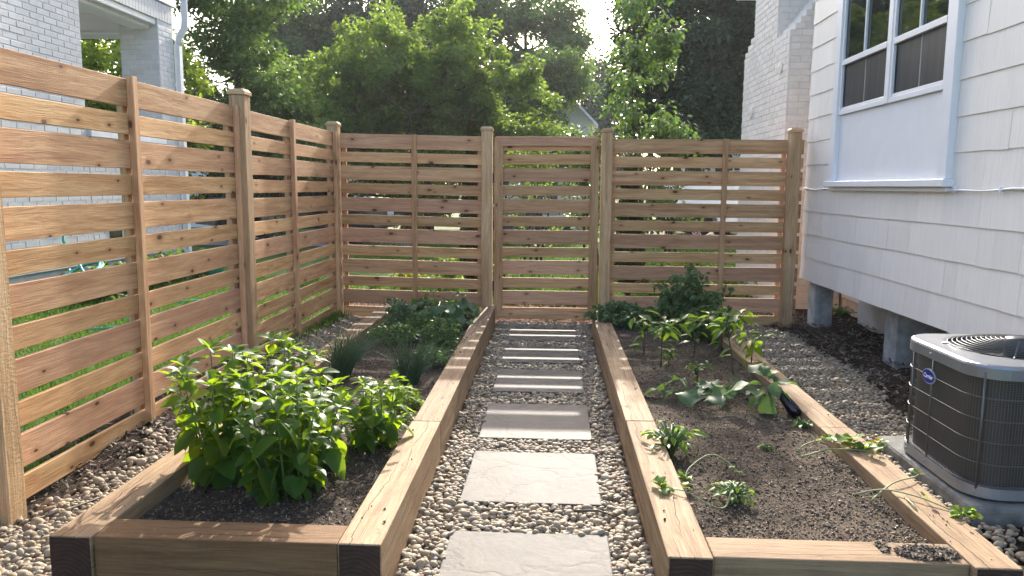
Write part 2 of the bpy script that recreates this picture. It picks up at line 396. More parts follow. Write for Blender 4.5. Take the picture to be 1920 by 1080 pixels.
def kp(x,y):
    k=(x>-.518)&(x<.358)&(y<7.38)
    for (a,c2) in PAV: k&=~((x>PX0+.003)&(x<PX1-.003)&(y>a+.003)&(y<c2-.003))
    return k
zero=lambda x,y: 0*x
pebbles('path_pebbles','rounded tan and grey pebbles filling the path between the two beds',-.52,.36,2.05,7.4,zero,kp)
def kl(x,y):
    edge=-1.94+.10*fbm(x*0+3,y*3.0,3,77)*2-.06*sm(4.5,6.5,y)-.22*sm(3.0,2.4,y)
    fz=sm(-.10,.05,x-edge)
    return (rng.random(len(x))<fz)&((x<-1.608)|(y<2.25))&(y<7.36)&((x<-1.608)|(y<2.2))
pebbles('fence_side_pebbles','pale rounded pebbles in the strip between left fence and left bed',-2.2,-1.6,1.95,7.4,lambda x,y: gz_left(x,y)+.004,kl)
def kr(x,y):
    edge=2.03+.14*sm(4.2,5.6,y)+.10*fbm(x*0+8,y*2.6,3,55)-.35*sm(7.35,6.6,y)*0-.2*sm(6.9,7.4,y)
    fz=sm(.06,-.06,x-edge)
    pad=(x>1.665)&(y>2.96)&(y<3.92)
    near=(y<2.97)&(x>1.62+.1*fbm(x*4,y*4,2,4))&(rng.random(len(x))<.6)
    return (rng.random(len(x))<fz)&(x>1.424)&~pad&~near
pebbles('house_side_pebbles','pale rounded pebbles in the strip between right bed and house',1.42,2.3,2.05,7.45,lambda x,y: .004+0*x,kr)

# ------------------------------------------------------------ stepping stones
m, nt, b = newmat('cast_stone'); t = NT(nt); co = t.obj(); rn = t.n('ShaderNodeObjectInfo').outputs['Random']
off = t.n('ShaderNodeCombineXYZ', {0: t.math('MULTIPLY', rn, 40.0), 1: t.math('MULTIPLY', rn, 23.0)}).outputs[0]
v = t.n('ShaderNodeVectorMath', {0: co, 1: off}, operation='ADD').outputs[0]
n1 = t.noise(v, 4.0, 5, .65, .6); n2 = t.noise(v, 45, 4, .6)
rid = t.n('ShaderNodeTexVoronoi', {'Vector': t.n('ShaderNodeVectorMath', {0: t.mapping(v,(2.2,3.4,1)), 1: t.n('ShaderNodeTexNoise', {'Vector': v, 'Scale': 5.0, 'Detail': 5.0}).outputs['Color']}, operation='ADD').outputs[0], 'Scale': 1.0}, feature='DISTANCE_TO_EDGE').outputs['Distance']
rl = t.ramp(rid, [(0.0,0.0),(.05,1.0)])
c = t.mix(t.ramp(n1, [(.3,0.0),(.7,1.0)]), (.062,.056,.05), (.118,.108,.095))
c = t.mix(t.ramp(t.noise(v, 1.6, 3), [(.45,0.0),(.7,.6)]), c, (.10,.085,.068))
c = t.mix(1.0, c, t.ramp(n2, [(.3,.88),(.7,1.08)]), 'MULTIPLY')
c = t.mix(t.math('MULTIPLY', t.math('SUBTRACT', 1.0, rl), .35), c, (.05,.043,.036))
nt.links.new(c, b.inputs['Base Color']); b.inputs['Roughness'].default_value = .68; b.inputs['Specular IOR Level'].default_value = .28
hh = t.math('ADD', t.math('MULTIPLY', n1, 1.6), t.math('ADD', t.math('MULTIPLY', rl, .35), t.math('MULTIPLY', n2, .25)))
nt.links.new(t.bump(hh, .4, .008), b.inputs['Normal']); stonem = m
PL = ['nearest square stepping stone, cut off by the bottom edge of the photo','second stepping stone from the front, with streaky worn top',
      'third stepping stone from the front, level with the bed timber joints','fourth stepping stone from the front, halfway along the gravel path',
      'second stepping stone from the gate, crossed by two sun stripes','smallest looking stepping stone right in front of the gate']
for (a, c2), lab in zip(PAV, PL):
    o = box('stepping_stone', PX0, PX1, a, c2, -.028, .021, stonem, b=.005, rot=(R(random.uniform(-.3,.3)), 0, R(random.uniform(-.5,.5))), seg=2)
    tag(o, lab, 'stepping stone', 'stepping stones along the gravel path')

# ------------------------------------------------------------ fences
GAP = .0345; WB, NB = .1365, .1005; PER = WB+NB+2*GAP
def levels(top, per=PER, n=12):
    z = top; out = []; k = per/PER
    for i in range(n):
        h = (WB if i % 2 == 0 else NB)*k; out.append((z-h, z)); z -= h+GAP*k
    return out
def post(parent, cx, cy, z0, z1, s=.105, yaw=0.0):
    p = inst('post', boxmesh(s, s, z1-z0, .006, postm), parent, (cx, cy, (z0+z1)/2), (0, 0, R(yaw)))
    mb = MB(); e = s/2+.008; q = s/2-.010
    w = Vector((cx, cy, z1)); off = Vector((0,0,(z1-z0)/2))
    V = [(-e,-e,0),(e,-e,0),(e,e,0),(-e,e,0),(-e,-e,.020),(e,-e,.020),(e,e,.020),(-e,e,.020),(-q,-q,.038),(q,-q,.038),(q,q,.038),(-q,q,.038)]
    F = [(3,2,1,0),(0,1,5,4),(1,2,6,5),(2,3,7,6),(3,0,4,7),(4,5,9,8),(5,6,10,9),(6,7,11,10),(7,4,8,11),(8,9,10,11)]
    cme = pymesh('cap', V, F, capm)
    c = bpy.data.objects.new('cap', cme); link(c, p); c.location = off
    return p
j = lambda s=.002: random.uniform(-s, s)
# left fence (runs along y)
fl = empty('wooden_fence', (-2.13, 5.0, 0), 'long cedar slat fence on the left with three capped posts', 'fence')
post(fl, -2.103, 2.732, -.3, 1.92, yaw=1); post(fl, -2.103, 5.155, -.3, 1.915, yaw=-1); post(fl, -2.138, 7.50, -.3, 1.895)
for (y0, y1, xf, top, mids) in ((1.1, 2.68, -2.118, 1.845, ()), (2.785, 5.10, -2.118, 1.838, (3.815,)), (5.208, 7.447, -2.125, 1.832, (6.215,))):
    for i, (za, zb) in enumerate(levels(top, .3035)):
        sl = j(.0015)
        box('board', xf-.02+j(.001), xf+j(.001), y0+.002, y1-.002, za+j(.003), zb+j(.003), (cedar if i % 2 == 0 else cedarn)['y'], fl, b=.0018, rot=(sl*.8, 0, 0))
    for yy, hw in [(y0+.017, .015), (y1-.017, .015)]+[(q, .0225) for q in mids]:
        mid = hw > .02
        box('batten', xf+.0015, xf+.036, yy-hw, yy+hw, (.085 if mid else .05)+.0, top+(.012 if mid else .004), cedar['z'], fl, b=.002)
        box('batten', xf-.056, xf-.0225, yy-hw-(.03 if yy > y1-.1 else 0), yy+hw+(.03 if yy < y0+.1 else 0), .05, top-.004, cedar['z'], fl, b=.002)
def backbay(par, x0, x1, yf, tl, tr, mid, per):
    for i, ((za, zb), (ra, rb)) in enumerate(zip(levels(tl, per), levels(tr, per))):
        zc = (za+ra)/2; zd = (zb+rb)/2; ang = math.atan2(rb-zb, x1-x0)
        box('board', x0, x1, yf+j(.001), yf+.02+j(.001), zc+j(.003), zd+j(.003), (cedar if i % 2 == 0 else cedarn)['x'], par, b=.0018, rot=(0, -ang+j(.0012), 0))
    if mid: box('batten', mid-.0235, mid+.0235, yf-.034, yf-.0015, .06, (tl+tr)/2+.003, cedar['z'], par, b=.002)
fb = empty('wooden_fence', (-1.4, 7.52, 0), 'cedar slat fence section between left corner post and gate', 'fence')
post(fb, -.6385, 7.50, -.3, 1.852)
backbay(fb, -2.083, -.694, 7.52, 1.822, 1.797, -1.352, .3050)
for xx in (-2.052, -.714): box('batten', xx-.02, xx+.02, 7.5425, 7.575, .03, 1.79, cedar['z'], fb, b=.002)
fr = empty('wooden_fence', (1.4, 7.52, 0), 'cedar slat fence section between gate and white house', 'fence')
post(fr, .512, 7.50, -.3, 1.838); post(fr, 2.262, 7.46, -.3, 1.842)
backbay(fr, .568, 2.372, 7.52, 1.782, 1.776, 1.635, .305)
for xx in (.588, 2.195): box('batten', xx-.02, xx+.02, 7.5425, 7.575, .03, 1.76, cedar['z'], fr, b=.002)
gt = empty('garden_gate', (-.07, 7.49, 0), 'cedar slat gate with mitred frame in the back fence', 'gate')
gx0, gx1, gy0, gy1, fz0, fz1, fw = -.566, .438, 7.462, 7.496, .03, 1.79, .082
def mitre(name, P, mat, par):
    n = len(P); V = [(x, gy0, z) for x, z in P]+[(x, gy1, z) for x, z in P]
    cx = sum(v[0] for v in V)/len(V); cz = sum(v[2] for v in V)/len(V)
    me = pymesh(name, [(x-cx, y-(gy0+gy1)/2, z-cz) for x, y, z in V], [tuple(range(n)), tuple(range(2*n-1, n-1, -1))]+[(i, n+i, n+(i+1) % n, (i+1) % n) for i in range(n)], mat)
    bm = bmesh.new(); bm.from_mesh(me); bmesh.ops.recalc_face_normals(bm, faces=bm.faces); bmesh.ops.bevel(bm, geom=list(bm.edges), offset=.0016, segments=1, affect='EDGES'); bm.to_mesh(me); bm.free()
    inst(name, me, par, (cx, (gy0+gy1)/2, cz))
e = .0012
mitre('frame_rail', [(gx0+e,fz1),(gx0+fw+e,fz1-fw),(gx1-fw-e,fz1-fw),(gx1-e,fz1)], cedar['x'], gt)
mitre('frame_rail', [(gx0+e,fz0),(gx1-e,fz0),(gx1-fw-e,fz0+fw),(gx0+fw+e,fz0+fw)], cedar['x'], gt)
mitre('frame_stile', [(gx0,fz0),(gx0+fw,fz0+fw),(gx0+fw,fz1-fw),(gx0,fz1)], cedar['z'], gt)
mitre('frame_stile', [(gx1,fz0),(gx1,fz1),(gx1-fw,fz1-fw),(gx1-fw,fz0+fw)], cedar['z'], gt)
for i, (za, zb) in enumerate(levels(1.800, .2995)):
    box('board', gx0+.012, gx1-.012, 7.4985, 7.5185, za+j(.003), zb+j(.003), (cedar if i % 2 == 0 else cedarn)['x'], gt, b=.0018, rot=(0, j(.0012), 0))
steel = simple('dark_steel', (.04,.04,.042), .4, .9)
for zz in (1.35, .3): box('hinge', gx0-.018, gx0+.05, gy1+.0005, gy1+.0045, zz, zz+.1, steel, gt, b=0)

# ------------------------------------------------------------ raised beds
def beamy(par, x0, x1, y0, y1, z0=-.05, z1=.2, ends=True):
    o = box('timber', x0, x1, y0, y1, z0, z1, beam['y'], par, b=.0045, seg=2, rot=(0, 0, j(.0015)))
    if ends:
        e = box('end_grain', x0+.004, x1-.004, y0-.0035, y0+.004, z0+.004, z1-.004, endgrain, par, b=.001)
    return o
LB = empty('raised_bed', (-1.06, 4.7, 0), 'left timber raised bed with leafy basil at its near end', 'raised bed')
beamy(LB, -.664, -.525, 2.265, 3.550, z1=.2); beamy(LB, -.662, -.527, 3.558, 7.17, z1=.198, ends=False)
beamy(LB, -1.603, -1.464, 2.258, 3.62, z1=.2); beamy(LB, -1.602, -1.463, 3.624, 7.10, z1=.197, ends=False)
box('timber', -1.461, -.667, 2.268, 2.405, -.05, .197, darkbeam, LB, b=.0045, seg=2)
box('timber', -1.460, -.665, 7.00, 7.135, -.05, .196, beam['x'], LB, b=.0045, seg=2)
RB = empty('raised_bed', (.89, 4.5, 0), 'right timber raised bed with peppers, eggplant and bare soil in front', 'raised bed')
beamy(RB, .367, .506, 2.243, 3.627, z1=.2); beamy(RB, .366, .505, 3.635, 6.75, z1=.199, ends=False)
beamy(RB, 1.278, 1.417, 2.235, 3.597, z1=.2); beamy(RB, 1.279, 1.416, 3.605, 6.80, z1=.197, ends=False)
box('timber', .509, 1.275, 2.262, 2.400, -.05, .196, beam['x'], RB, b=.0045, seg=2)
box('timber', .508, 1.276, 6.62, 6.755, -.05, .195, beam['x'], RB, b=.0045, seg=2)
def bedz(seed, base):
    return lambda x, y: base+.035*fbm(x*5, y*5, 5, seed)+.03*fbm(x*1.3, y*1.3, 2, seed+9)
zL = bedz(41, .135); zR = bedz(61, .150)
s1 = inst('bed_soil', grid('bed_soil', -1.467, -.66, 2.40, 7.01, 120, 620, zL, bedsoil)); tag(s1, kind='structure')
s2 = inst('bed_soil', grid('bed_soil', .503, 1.282, 2.395, 6.63, 120, 600, zR, drybed)); tag(s2, kind='structure')
# bark chips and crumbs on the soil
m, nt, b = newmat('bark_chip'); t = NT(nt); ri = t.gen().outputs['Random Per Island']
c = t.ramp(ri, [(0.0,(.04,.028,.02)),(.45,(.10,.073,.051)),(.75,(.165,.126,.09)),(.93,(.26,.21,.155)),(1.0,(.38,.32,.25))])
nt.links.new(c, b.inputs['Base Color']); b.inputs['Roughness'].default_value = .85; chipm = m
CHIP = (np.array([[-1,-.28,0],[1,-.2,.1],[.85,.3,0],[-.8,.22,.12]],float), np.array([[0,1,2],[0,2,3]]))
CRUMB = ico(1); CRUMB = (CRUMB[0][:12], CRUMB[1][:0]) if False else CRUMB
def tet():
    V=np.array([[1,0,-.4],[-.5,.87,-.4],[-.5,-.87,-.4],[0,0,.9]],float); return V,np.array([[0,1,3],[1,2,3],[2,0,3],[0,2,1]])
def chips(name, label, x0, x1, y0, y1, zf, n, ncr, par=None, L=(.004,.014), keep=None):
    def pts(n):
        y = y0+(y1-y0)*rng.random(n)**1.5; x = rng.uniform(x0, x1, n)
        if keep is not None: k = keep(x, y); x, y = x[k], y[k]
        return x, y
    x, y = pts(n); n = len(x); l = rng.uniform(*L, n)
    A = scatter(CHIP, np.stack([x,y,zf(x,y)+rng.uniform(.001,.007,n)],-1), yawtilt(rng.uniform(0,6.28,n),rng.normal(0,.35,n),rng.normal(0,.4,n)), np.stack([l,l,l],-1))
    x, y = pts(ncr); n = len(x); l = rng.uniform(.0018,.006,n)*rng.choice([.6,.8,1,1,1,1.2,1.7],n)
    B = scatter(tet(), np.stack([x,y,zf(x,y)+l*.3],-1), rotmats(n), np.stack([l,l,l*.8],-1))
    o = inst(name, npmesh(name, *cat([A,B]), chipm)); tag(o, label, 'bark chips', kind='stuff'); return o
chips('bark_chips','dark bark crumbs on the soil of the left bed',-1.46,-.67,2.41,6.99,zL,4500,9000,L=(.003,.010))
chips('bark_chips','brown bark chips and crumbs on the bare soil of right bed',.51,1.272,2.405,6.61,zR,5000,12000,L=(.0025,.0095))
chips('bark_chips','spilled bark chips on the front timber of the right bed',1.04,1.27,2.272,2.39,lambda x,y:.1965+0*x,900,300,keep=lambda x,y:((((x-1.18)/.10)**2+((y-2.33)/.05)**2<1)|(((x-1.05)/.03)**2+((y-2.36)/.03)**2<1)))
chips('timber_litter','scattered soil crumbs and bits on the tops of the bed timbers',-1.6,1.41,2.27,6.6,lambda x,y:.2012+0*x,420,900,L=(.003,.009),keep=lambda x,y:(((x>-.66)&(x<-.53))|((x<-1.467))|((x>.37)&(x<.50))|((x>1.283)))&(rng.random(len(x))<.25+.75*(fbm(x*4,y*4,3,6)>.06)))
chips('straw_litter','dry straw and crumbs on the dark soil beside the house',1.9,3.0,2.9,8.2,lambda x,y:.004+.03*sm(2.0,2.4,x)+0*y,5000,5000,L=(.008,.028),keep=lambda x,y:x>2.12-.25*(y<4.2))
chips('straw_litter','dry straw and crumbs along the foot of left fence',-2.3,-1.85,2.0,7.3,lambda x,y:gz_left(x,y)+.004,2600,2500,L=(.006,.024))
chips('mulch_chips','reddish mulch chips just behind the gate and back fence',-2.2,2.4,7.6,9.0,lambda x,y:.004+0*x,5000,2500,L=(.01,.03))
# grass blades: lawn beyond the back fence, lawn beside the neighbour, tufts at the left fence
BL = (np.array([[-.5,0,0],[.5,0,0],[.32,.12,.55],[-.32,.12,.55],[0,.42,1.0]],float), np.array([[0,1,2],[0,2,3],[3,2,4]]))
grassm = leafmat('grass_blade', (.03,.075,.014), (.075,.15,.03), (.15,.30,.03), .4, .6, .2)
def grass(name, label, x, y, z, h, tone_shade=1.0):
    n = len(x); hh = rng.uniform(*h, n); w = hh*.085+.0012
    V, F = scatter(BL, np.stack([x,y,z],-1), yawtilt(rng.uniform(0,6.28,n), rng.normal(0,.22,n), rng.normal(0,.3,n)), np.stack([w,hh,hh],-1))
    o = inst(name, npmesh(name, V, F, grassm, rnd=np.repeat(rng.random(n)*tone_shade, 3))); tag(o, label, 'grass', kind='stuff'); return o
n = 60000; y = 8.6+10*rng.random(n)**1.4; x = rng.uniform(-4.5, 4.5, n)*(.6+.4*(y-8.6)/10)
grass('lawn_grass', 'sunlit lawn grass seen through the gate and back fence', x, y, 0*x-.03, (.05,.10))
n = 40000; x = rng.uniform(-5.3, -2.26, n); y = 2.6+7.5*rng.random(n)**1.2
grass('lawn_grass', 'green lawn grass between left fence and neighbouring brick house', x, y, .05+0*x, (.045,.09), .35)  # shade over this lawn is put into the blades as a darker tone
n = 1500; c0 = rng.integers(0, 9, n); cy = np.array([5.75,5.95,6.2,6.5,6.7,6.9,7.1,7.25,5.6])[c0]
grass('grass_tufts', 'dark grass tufts at the foot of the left fence near the corner', -2.07+.05*rng.normal(size=n), cy+.07*rng.normal(size=n), .03+0*cy, (.03,.11), .4)
# ------------------------------------------------------------ white shingled house on the right
m, nt, b = newmat('shingle_paint'); t = NT(nt); co = t.obj(); rn = t.n('ShaderNodeObjectInfo').outputs['Random']
geo = t.gen().outputs['Position']
st = t.noise(t.mapping(geo, (1, 45, 3)), 1.5, 4, .65); cr = t.noise(t.mapping(geo, (1, 110, 5)), 1.3, 3, .6)
c = t.mix(t.ramp(st, [(.3,0.0),(.7,1.0)]), (.82,.775,.70), (.90,.86,.79))
v = t.math('ADD', .94, t.math('MULTIPLY', rn, .08)); c = t.mix(1.0, c, t.n('ShaderNodeCombineXYZ', {0:v,1:v,2:v}).outputs[0], 'MULTIPLY')
c = t.mix(t.ramp(cr, [(.67,0.0),(.78,.55)]), c, (.50,.49,.46))
nt.links.new(c, b.inputs['Base Color']); b.inputs['Roughness'].default_value = .55
nt.links.new(t.bump(st, .35, .004), b.inputs['Normal']); shingm = m
trimm = simple('trim_paint', (.83,.84,.85), .4, var=.02)
sidingbase = simple('wall_sheathing', (.62,.62,.60), .8)
glassm, nt, b = newmat('window_glass'); t = NT(nt)
b.inputs['Base Color'].default_value = (.012,.016,.016,1); b.inputs['Roughness'].default_value = .03; b.inputs['Specular IOR Level'].default_value = .8
screenm, nt, b = newmat('insect_screen'); t = NT(nt)
c = t.mix(t.ramp(t.noise(t.mapping(t.obj(), (1,9,.6)), 1.5, 2), [(.35,0.0),(.65,1.0)]), (.035,.036,.042), (.065,.065,.072))
nt.links.new(c, b.inputs['Base Color']); b.inputs['Roughness'].default_value = .3; b.inputs['Specular IOR Level'].default_value = .25
conc = simple('pier_concrete', (.46,.47,.45), .9, var=.22, nscale=9, bump=.5, bdist=.006)
stucco = simple('foundation_stucco', (.62,.60,.56), .9, var=.12, nscale=6, bump=.5, bdist=.006)
creamst = simple('cream_stucco', (.70,.58,.46), .9, var=.1, nscale=5, bump=.4)
roofm = simple('roof_shingle', (.10,.10,.105), .9, var=.2, nscale=20, bump=.5)
WX = 2.42
H1 = empty('house', (2.9, 5.0, 0), 'white shingled house bump out on concrete piers with double window', 'house')
box('wall_core', WX+.012, 5.2, 1.2, 7.58, .475, 4.6, sidingbase, H1, b=.002)
mb = MB(); mb.add([(2.05,.9,4.55),(2.05,7.9,4.55),(3.9,7.9,5.8),(3.9,.9,5.8),(2.05,.9,4.62),(2.05,7.9,4.62),(3.9,7.9,5.9),(3.9,.9,5.9)], [(0,1,2,3),(7,6,5,4),(0,4,5,1),(1,5,6,2),(2,6,7,3),(3,7,4,0)])
mb.build('roof', roofm, H1)
SH = .2165
def shingle_mesh():
    V = [(-.0125,-.5,0),(0,-.5,0),(0,.5,0),(-.0125,.5,0),(-.004,-.5,1),(0,-.5,1),(0,.5,1),(-.004,.5,1)]
    return pymesh('shingle', V, [(0,3,2,1),(4,5,6,7),(0,1,5,4),(1,2,6,5),(2,3,7,6),(3,0,4,7)], shingm)
shm = shingle_mesh(); z = .455; row = 0
while z < 3.55:
    spans = [(1.2, 7.6)] if z+SH < 1.36 else ([(1.2, 4.848), (6.872, 7.6)] if z > 1.25 else [(1.2, 7.6)])
    for (a, c2) in spans:
        y = c2
        while y > a+.001:
            w = random.choice([.14,.2,.26,.34,.42,.5]); w = min(w, y-a)
            if y-w-a < .07: w = y-a
            if y > 3.3 or w > .4:
                inst('shingle', shm, H1, (WX+.0118+random.uniform(-.0012,.0008), y-w/2, z+random.uniform(-.003,.003)), (0,0,random.uniform(-.002,.002)), (1, w-.0013, SH+.012))
            else:
                inst('shingle', shm, H1, (WX+.0118, y-w/2, z), (0,0,0), (1, w-.0013, SH+.012))
            y -= w
    z += SH; row += 1
# window: trim, sill, apron panel, mullion, two double-hung sashes
Wn = MB()
win = box('window_panel', WX-.004, WX+.011, 4.97, 6.76, 1.385, 1.93, trimm, H1, b=.001)
tr = [(4.85,4.965,1.355,3.4),(6.755,6.87,1.355,3.4)]
for a, c2, z0, z1 in tr: box('window_trim', WX-.040, WX+.0115, a, c2, z0+.03, z1, trimm, H1, b=.003)
box('window_sill', WX-.066, WX+.011, 4.825, 6.895, 1.335, 1.384, trimm, H1, b=.005)
box('window_apron', WX-.03, WX+.0112, 4.85, 6.87, 1.305, 1.333, trimm, H1, b=.003)
ya, yb, ym = 4.98, 6.745, 5.80
for (p, q) in ((4.968, 5.775), (5.825, 6.752)):
    wi = empty('window', (WX, (p+q)/2, 2.35)); wi.parent = H1; wi.location = Vector(wi.location)-world_loc(H1)
    def bar(nm, y0, y1, z0, z1, xo=-.006): box(nm, WX+xo-.02, WX+xo+.0, y0, y1, z0, z1, trimm, wi, b=.002)
    fw2 = .034
    bar('frame', p, p+fw2, 1.932, 3.2); bar('frame', q-fw2, q, 1.932, 3.2); bar('frame', p+fw2, q-fw2, 1.932, 1.968); 
    bar('sash', p+fw2, q-fw2, 2.335, 2.378, -.010); bar('sash', p+fw2, q-fw2, 1.969, 1.992, .002)
    box('screen', WX-.0005, WX+.004, p+fw2, q-fw2, 1.99, 2.336, screenm, wi, b=0)
    box('pane', WX-.004, WX+.002, p+fw2, q-fw2, 2.378, 3.2, glassm, wi, b=0)
    bar('muntin', (p+q)/2-.008, (p+q)/2+.008, 2.378, 3.2, -.004)
    box('muntin', WX-.0025, WX-.0006, (p+q)/2-.007, (p+q)/2+.007, 1.992, 2.336, simple('muntin_behind_screen', (.30,.30,.31), .6), wi, b=0)
box('window_mullion', WX-.032, WX+.005, 5.775, 5.825, 1.932, 3.3, trimm, H1, b=.003)
cab = MB(); pts = [(WX-.012-.004*math.sin(y*3), y, 1.318+.006*math.sin(y*5)+.004*math.sin(y*11)) for y in np.linspace(1.3, 7.6, 60)]
cab.tube(pts, .0065, 6); cab.build('cable', trimm, H1, True)
for y in (4.3, 4.78, 5.6, 6.3, 7.1): box('cable_clip', WX-.021, WX-.001, y-.008, y+.008, 1.302, 1.336, trimm, H1, b=.002)
# piers and what is under the bump out
for (x0, x1, y0, y1) in ((2.50,2.67,7.36,7.56),(2.565,2.83,5.76,5.97),(2.56,2.80,3.4,3.62)):
    box('pier', x0, x1, y0, y1, -.2, .47, conc, H1, b=.006, rot=(0, 0, j(.01)))
H2 = empty('house', (6, 11, 0), 'main white house behind the bump out with foundation wall and basement window', 'house')
box('foundation_wall', 3.0, 4.6, 1.2, 7.60, -.2, .4745, stucco, H2, b=.004)
box('foundation_wall', 3.16, 9.0, 7.602, 12, -.2, .9, creamst, H2, b=.004)
box('wall', 3.14, 9.0, 7.602, 12, .9, 5.6, shingm, H2, b=.004)
bw = box('basement_window', 3.128, 3.159, 7.66, 8.40, .16, .62, trimm, H2, b=.004)
box('pane', 3.122, 3.1275, 7.70, 8.36, .20, .58, screenm, H2, b=0)
box('eave', 2.72, 3.139, 10.45, 12.2, 4.12, 4.28, trimm, H2, b=.005)
mb = MB(); mb.add([(2.8,7.4,5.55),(2.8,12.3,5.55),(6,12.3,8),(6,7.4,8),(9.2,12.3,5.55),(9.2,7.4,5.55)], [(0,3,2,1),(3,5,4,2),(0,5,3),(1,2,4)]); mb.build('roof', roofm, H2)
# ------------------------------------------------------------ painted brick
def brickmat(name, col, mort):
    m, nt, b = newmat(name); t = NT(nt); rn = t.n('ShaderNodeObjectInfo').outputs['Random']; geo = t.gen().outputs['Position']
    n = t.noise(geo, 14, 5, .65)
    c = t.mix(t.ramp(n, [(.3,0.0),(.72,1.0)]), tuple(x*.86 for x in col), col)
    v = t.math('ADD', .90, t.math('MULTIPLY', rn, .13)); c = t.mix(1.0, c, t.n('ShaderNodeCombineXYZ', {0:v,1:v,2:v}).outputs[0], 'MULTIPLY')
    c = t.mix(t.ramp(t.noise(geo, 3, 3), [(.6,0.0),(.8,.35)]), c, mort)
    nt.links.new(c, b.inputs['Base Color']); b.inputs['Roughness'].default_value = .75
    nt.links.new(t.bump(t.noise(geo, 70, 4), .5, .006), b.inputs['Normal']); return m
chimm = brickmat('white_painted_brick', (.88,.85,.79), (.66,.62,.56))
greym = brickmat('grey_painted_brick', (.64,.65,.655), (.54,.56,.57))
greymort = simple('grey_painted_mortar', (.60,.62,.63), .9, var=.1)
chimmort = simple('white_painted_mortar', (.76,.74,.70), .9, var=.1)
def bricks(par, mat, mort_par, axis, fixed, face, u0, u1, z0, z1, cz, bl, indiv, depth=.03, stuff=None):
    """running-bond bricks proud of a core; axis 'y' -> wall plane x=fixed, 'x' -> wall plane y=fixed. face=-1/+1 outward"""
    bh = cz-.0095; k = 0; z = z0
    full = boxmesh(*((depth, bl-.0095, bh) if axis == 'y' else (bl-.0095, depth, bh)), .004, mat)
    half = boxmesh(*((depth, bl/2-.0095, bh) if axis == 'y' else (bl/2-.0095, depth, bh)), .004, mat)
    while z+cz <= z1+.001:
        u = u0; first = (k % 2 == 1)
        while u < u1-.02:
            l = bl/2 if (first and u == u0) else bl
            l2 = l
            if u+l > u1+.001: l2 = u1-u
            mesh = full if l == bl else half; s = (l2-.0095)/(l-.0095)
            if s < .15: break
            uc = u+l2/2; dep = fixed - face*(depth/2-.0042) + random.uniform(-.0018,.0018)
            loc = (dep, uc, z+cz/2) if axis == 'y' else (uc, dep, z+cz/2)
            sc = (1, s, 1) if axis == 'y' else (s, 1, 1)
            if indiv(uc, z+cz/2): inst('brick', mesh, par, loc, (0,0,random.uniform(-.004,.004)), sc)
            else:
                hx, hy = (depth/2, (l2-.0095)/2) if axis == 'y' else ((l2-.0095)/2, depth/2)
                stuff.box(loc[0]-hx, loc[0]+hx, loc[1]-hy, loc[1]+hy, loc[2]-bh/2, loc[2]+bh/2)
            u += l2
        z += cz; k += 1
CH = empty('chimney', (2.8, 9.4, 0), 'white painted brick chimney with stepped shoulders behind the fence', 'chimney')
CX = 2.46; cz = .0675; st = MB()
core = lambda n, *a: box(n, *a, chimmort, CH, b=.002)
Z1 = cz*44
core('chimney_core', CX, 3.13, 8.46, 10.4, -.2, Z1); core('chimney_core', CX+.001, 3.12, 8.94, 9.95, Z1+.0005, 6.3)
bricks(CH, chimm, None, 'y', CX, -1, 8.46, 10.4, 0, Z1, cz, .212, lambda u, zz: zz > 1.80, stuff=st)
bricks(CH, chimm, None, 'y', CX, -1, 8.94, 9.95, Z1, 6.2, cz, .212, lambda u, zz: zz < 3.75, stuff=st)
bricks(CH, chimm, None, 'x', 8.46, -1, CX+.01, 3.13, 0, Z1, cz, .212, lambda u, zz: zz > 1.80 and u < 2.85, stuff=st)
bricks(CH, chimm, None, 'x', 8.94, -1, CX+.01, 3.12, Z1, 6.2, cz, .212, lambda u, zz: False, stuff=st)
for i in range(9):
    x0 = CX+.05+i*.052; z0 = Z1+.0005+i*cz
    core('chimney_core', x0+.008, 3.12-i*.001, 8.47, 8.938, z0, z0+cz-.001)
    if i < 6:
        inst('shoulder_brick', boxmesh(.10, .20, cz-.008, .004, chimm), CH, (x0+.05, 8.565, z0+cz/2+.004)); inst('shoulder_brick', boxmesh(.10, .25, cz-.008, .004, chimm), CH, (x0+.05, 8.80, z0+cz/2+.004))
for i in range(3):
    box('shoulder_brick', CX-.006, 3.1, 9.955, 10.35-i*.13, Z1+.0005+i*cz, Z1+(i+1)*cz-.006, chimm, CH, b=.004)
for (y, zz) in ((8.72, 2.62), (9.9, 2.25)):       # cast star-shaped tie plates
    mb = MB(); mb.lathe([(.075,0),(.07,-.012),(.035,-.02),(.012,-.028)], (CX-.008, y, zz), 10, 'x'); mb.build('tie_plate', chimm, CH)
tag(st.build('brick_field', chimm, CH), kind='stuff')

# ------------------------------------------------------------ neighbour's grey painted brick house on the left
NX = -5.35; NH = empty('house', (-7, 9, 0), 'pale grey painted brick house with open porch beyond the left fence', 'house')
gcz = .0665; gbl = .213; sg = MB()
gcore = lambda n, *a: box(n, *a, greymort, NH, b=.002)
gcore('wall', NX-.35, NX, 3.0, 8.70, -.2, 4.4)
bricks(NH, greym, None, 'y', NX, 1, 6.57, 8.70, gcz*7, 4.2, gcz, gbl, lambda u, zz: zz > 2.05 and u > 7.1 and zz < 3.6, stuff=sg)
bricks(NH, greym, None, 'x', 8.70, 1, NX-.34, NX-.004, gcz*25, 3.5, gcz, gbl, lambda u, zz: False, stuff=sg)
C0, C1 = 10.45, 10.87
gcore('column', NX-.53, NX, C0, C1, -.2, 3.55)
bricks(NH, greym, None, 'x', C0, -1, NX-.53, NX-.001, gcz*7, 3.46, gcz, gbl, lambda u, zz: zz > 1.75, stuff=sg)
bricks(NH, greym, None, 'y', NX, 1, C0, C1, gcz*7, 3.46, gcz, gbl, lambda u, zz: zz > 1.75, stuff=sg)
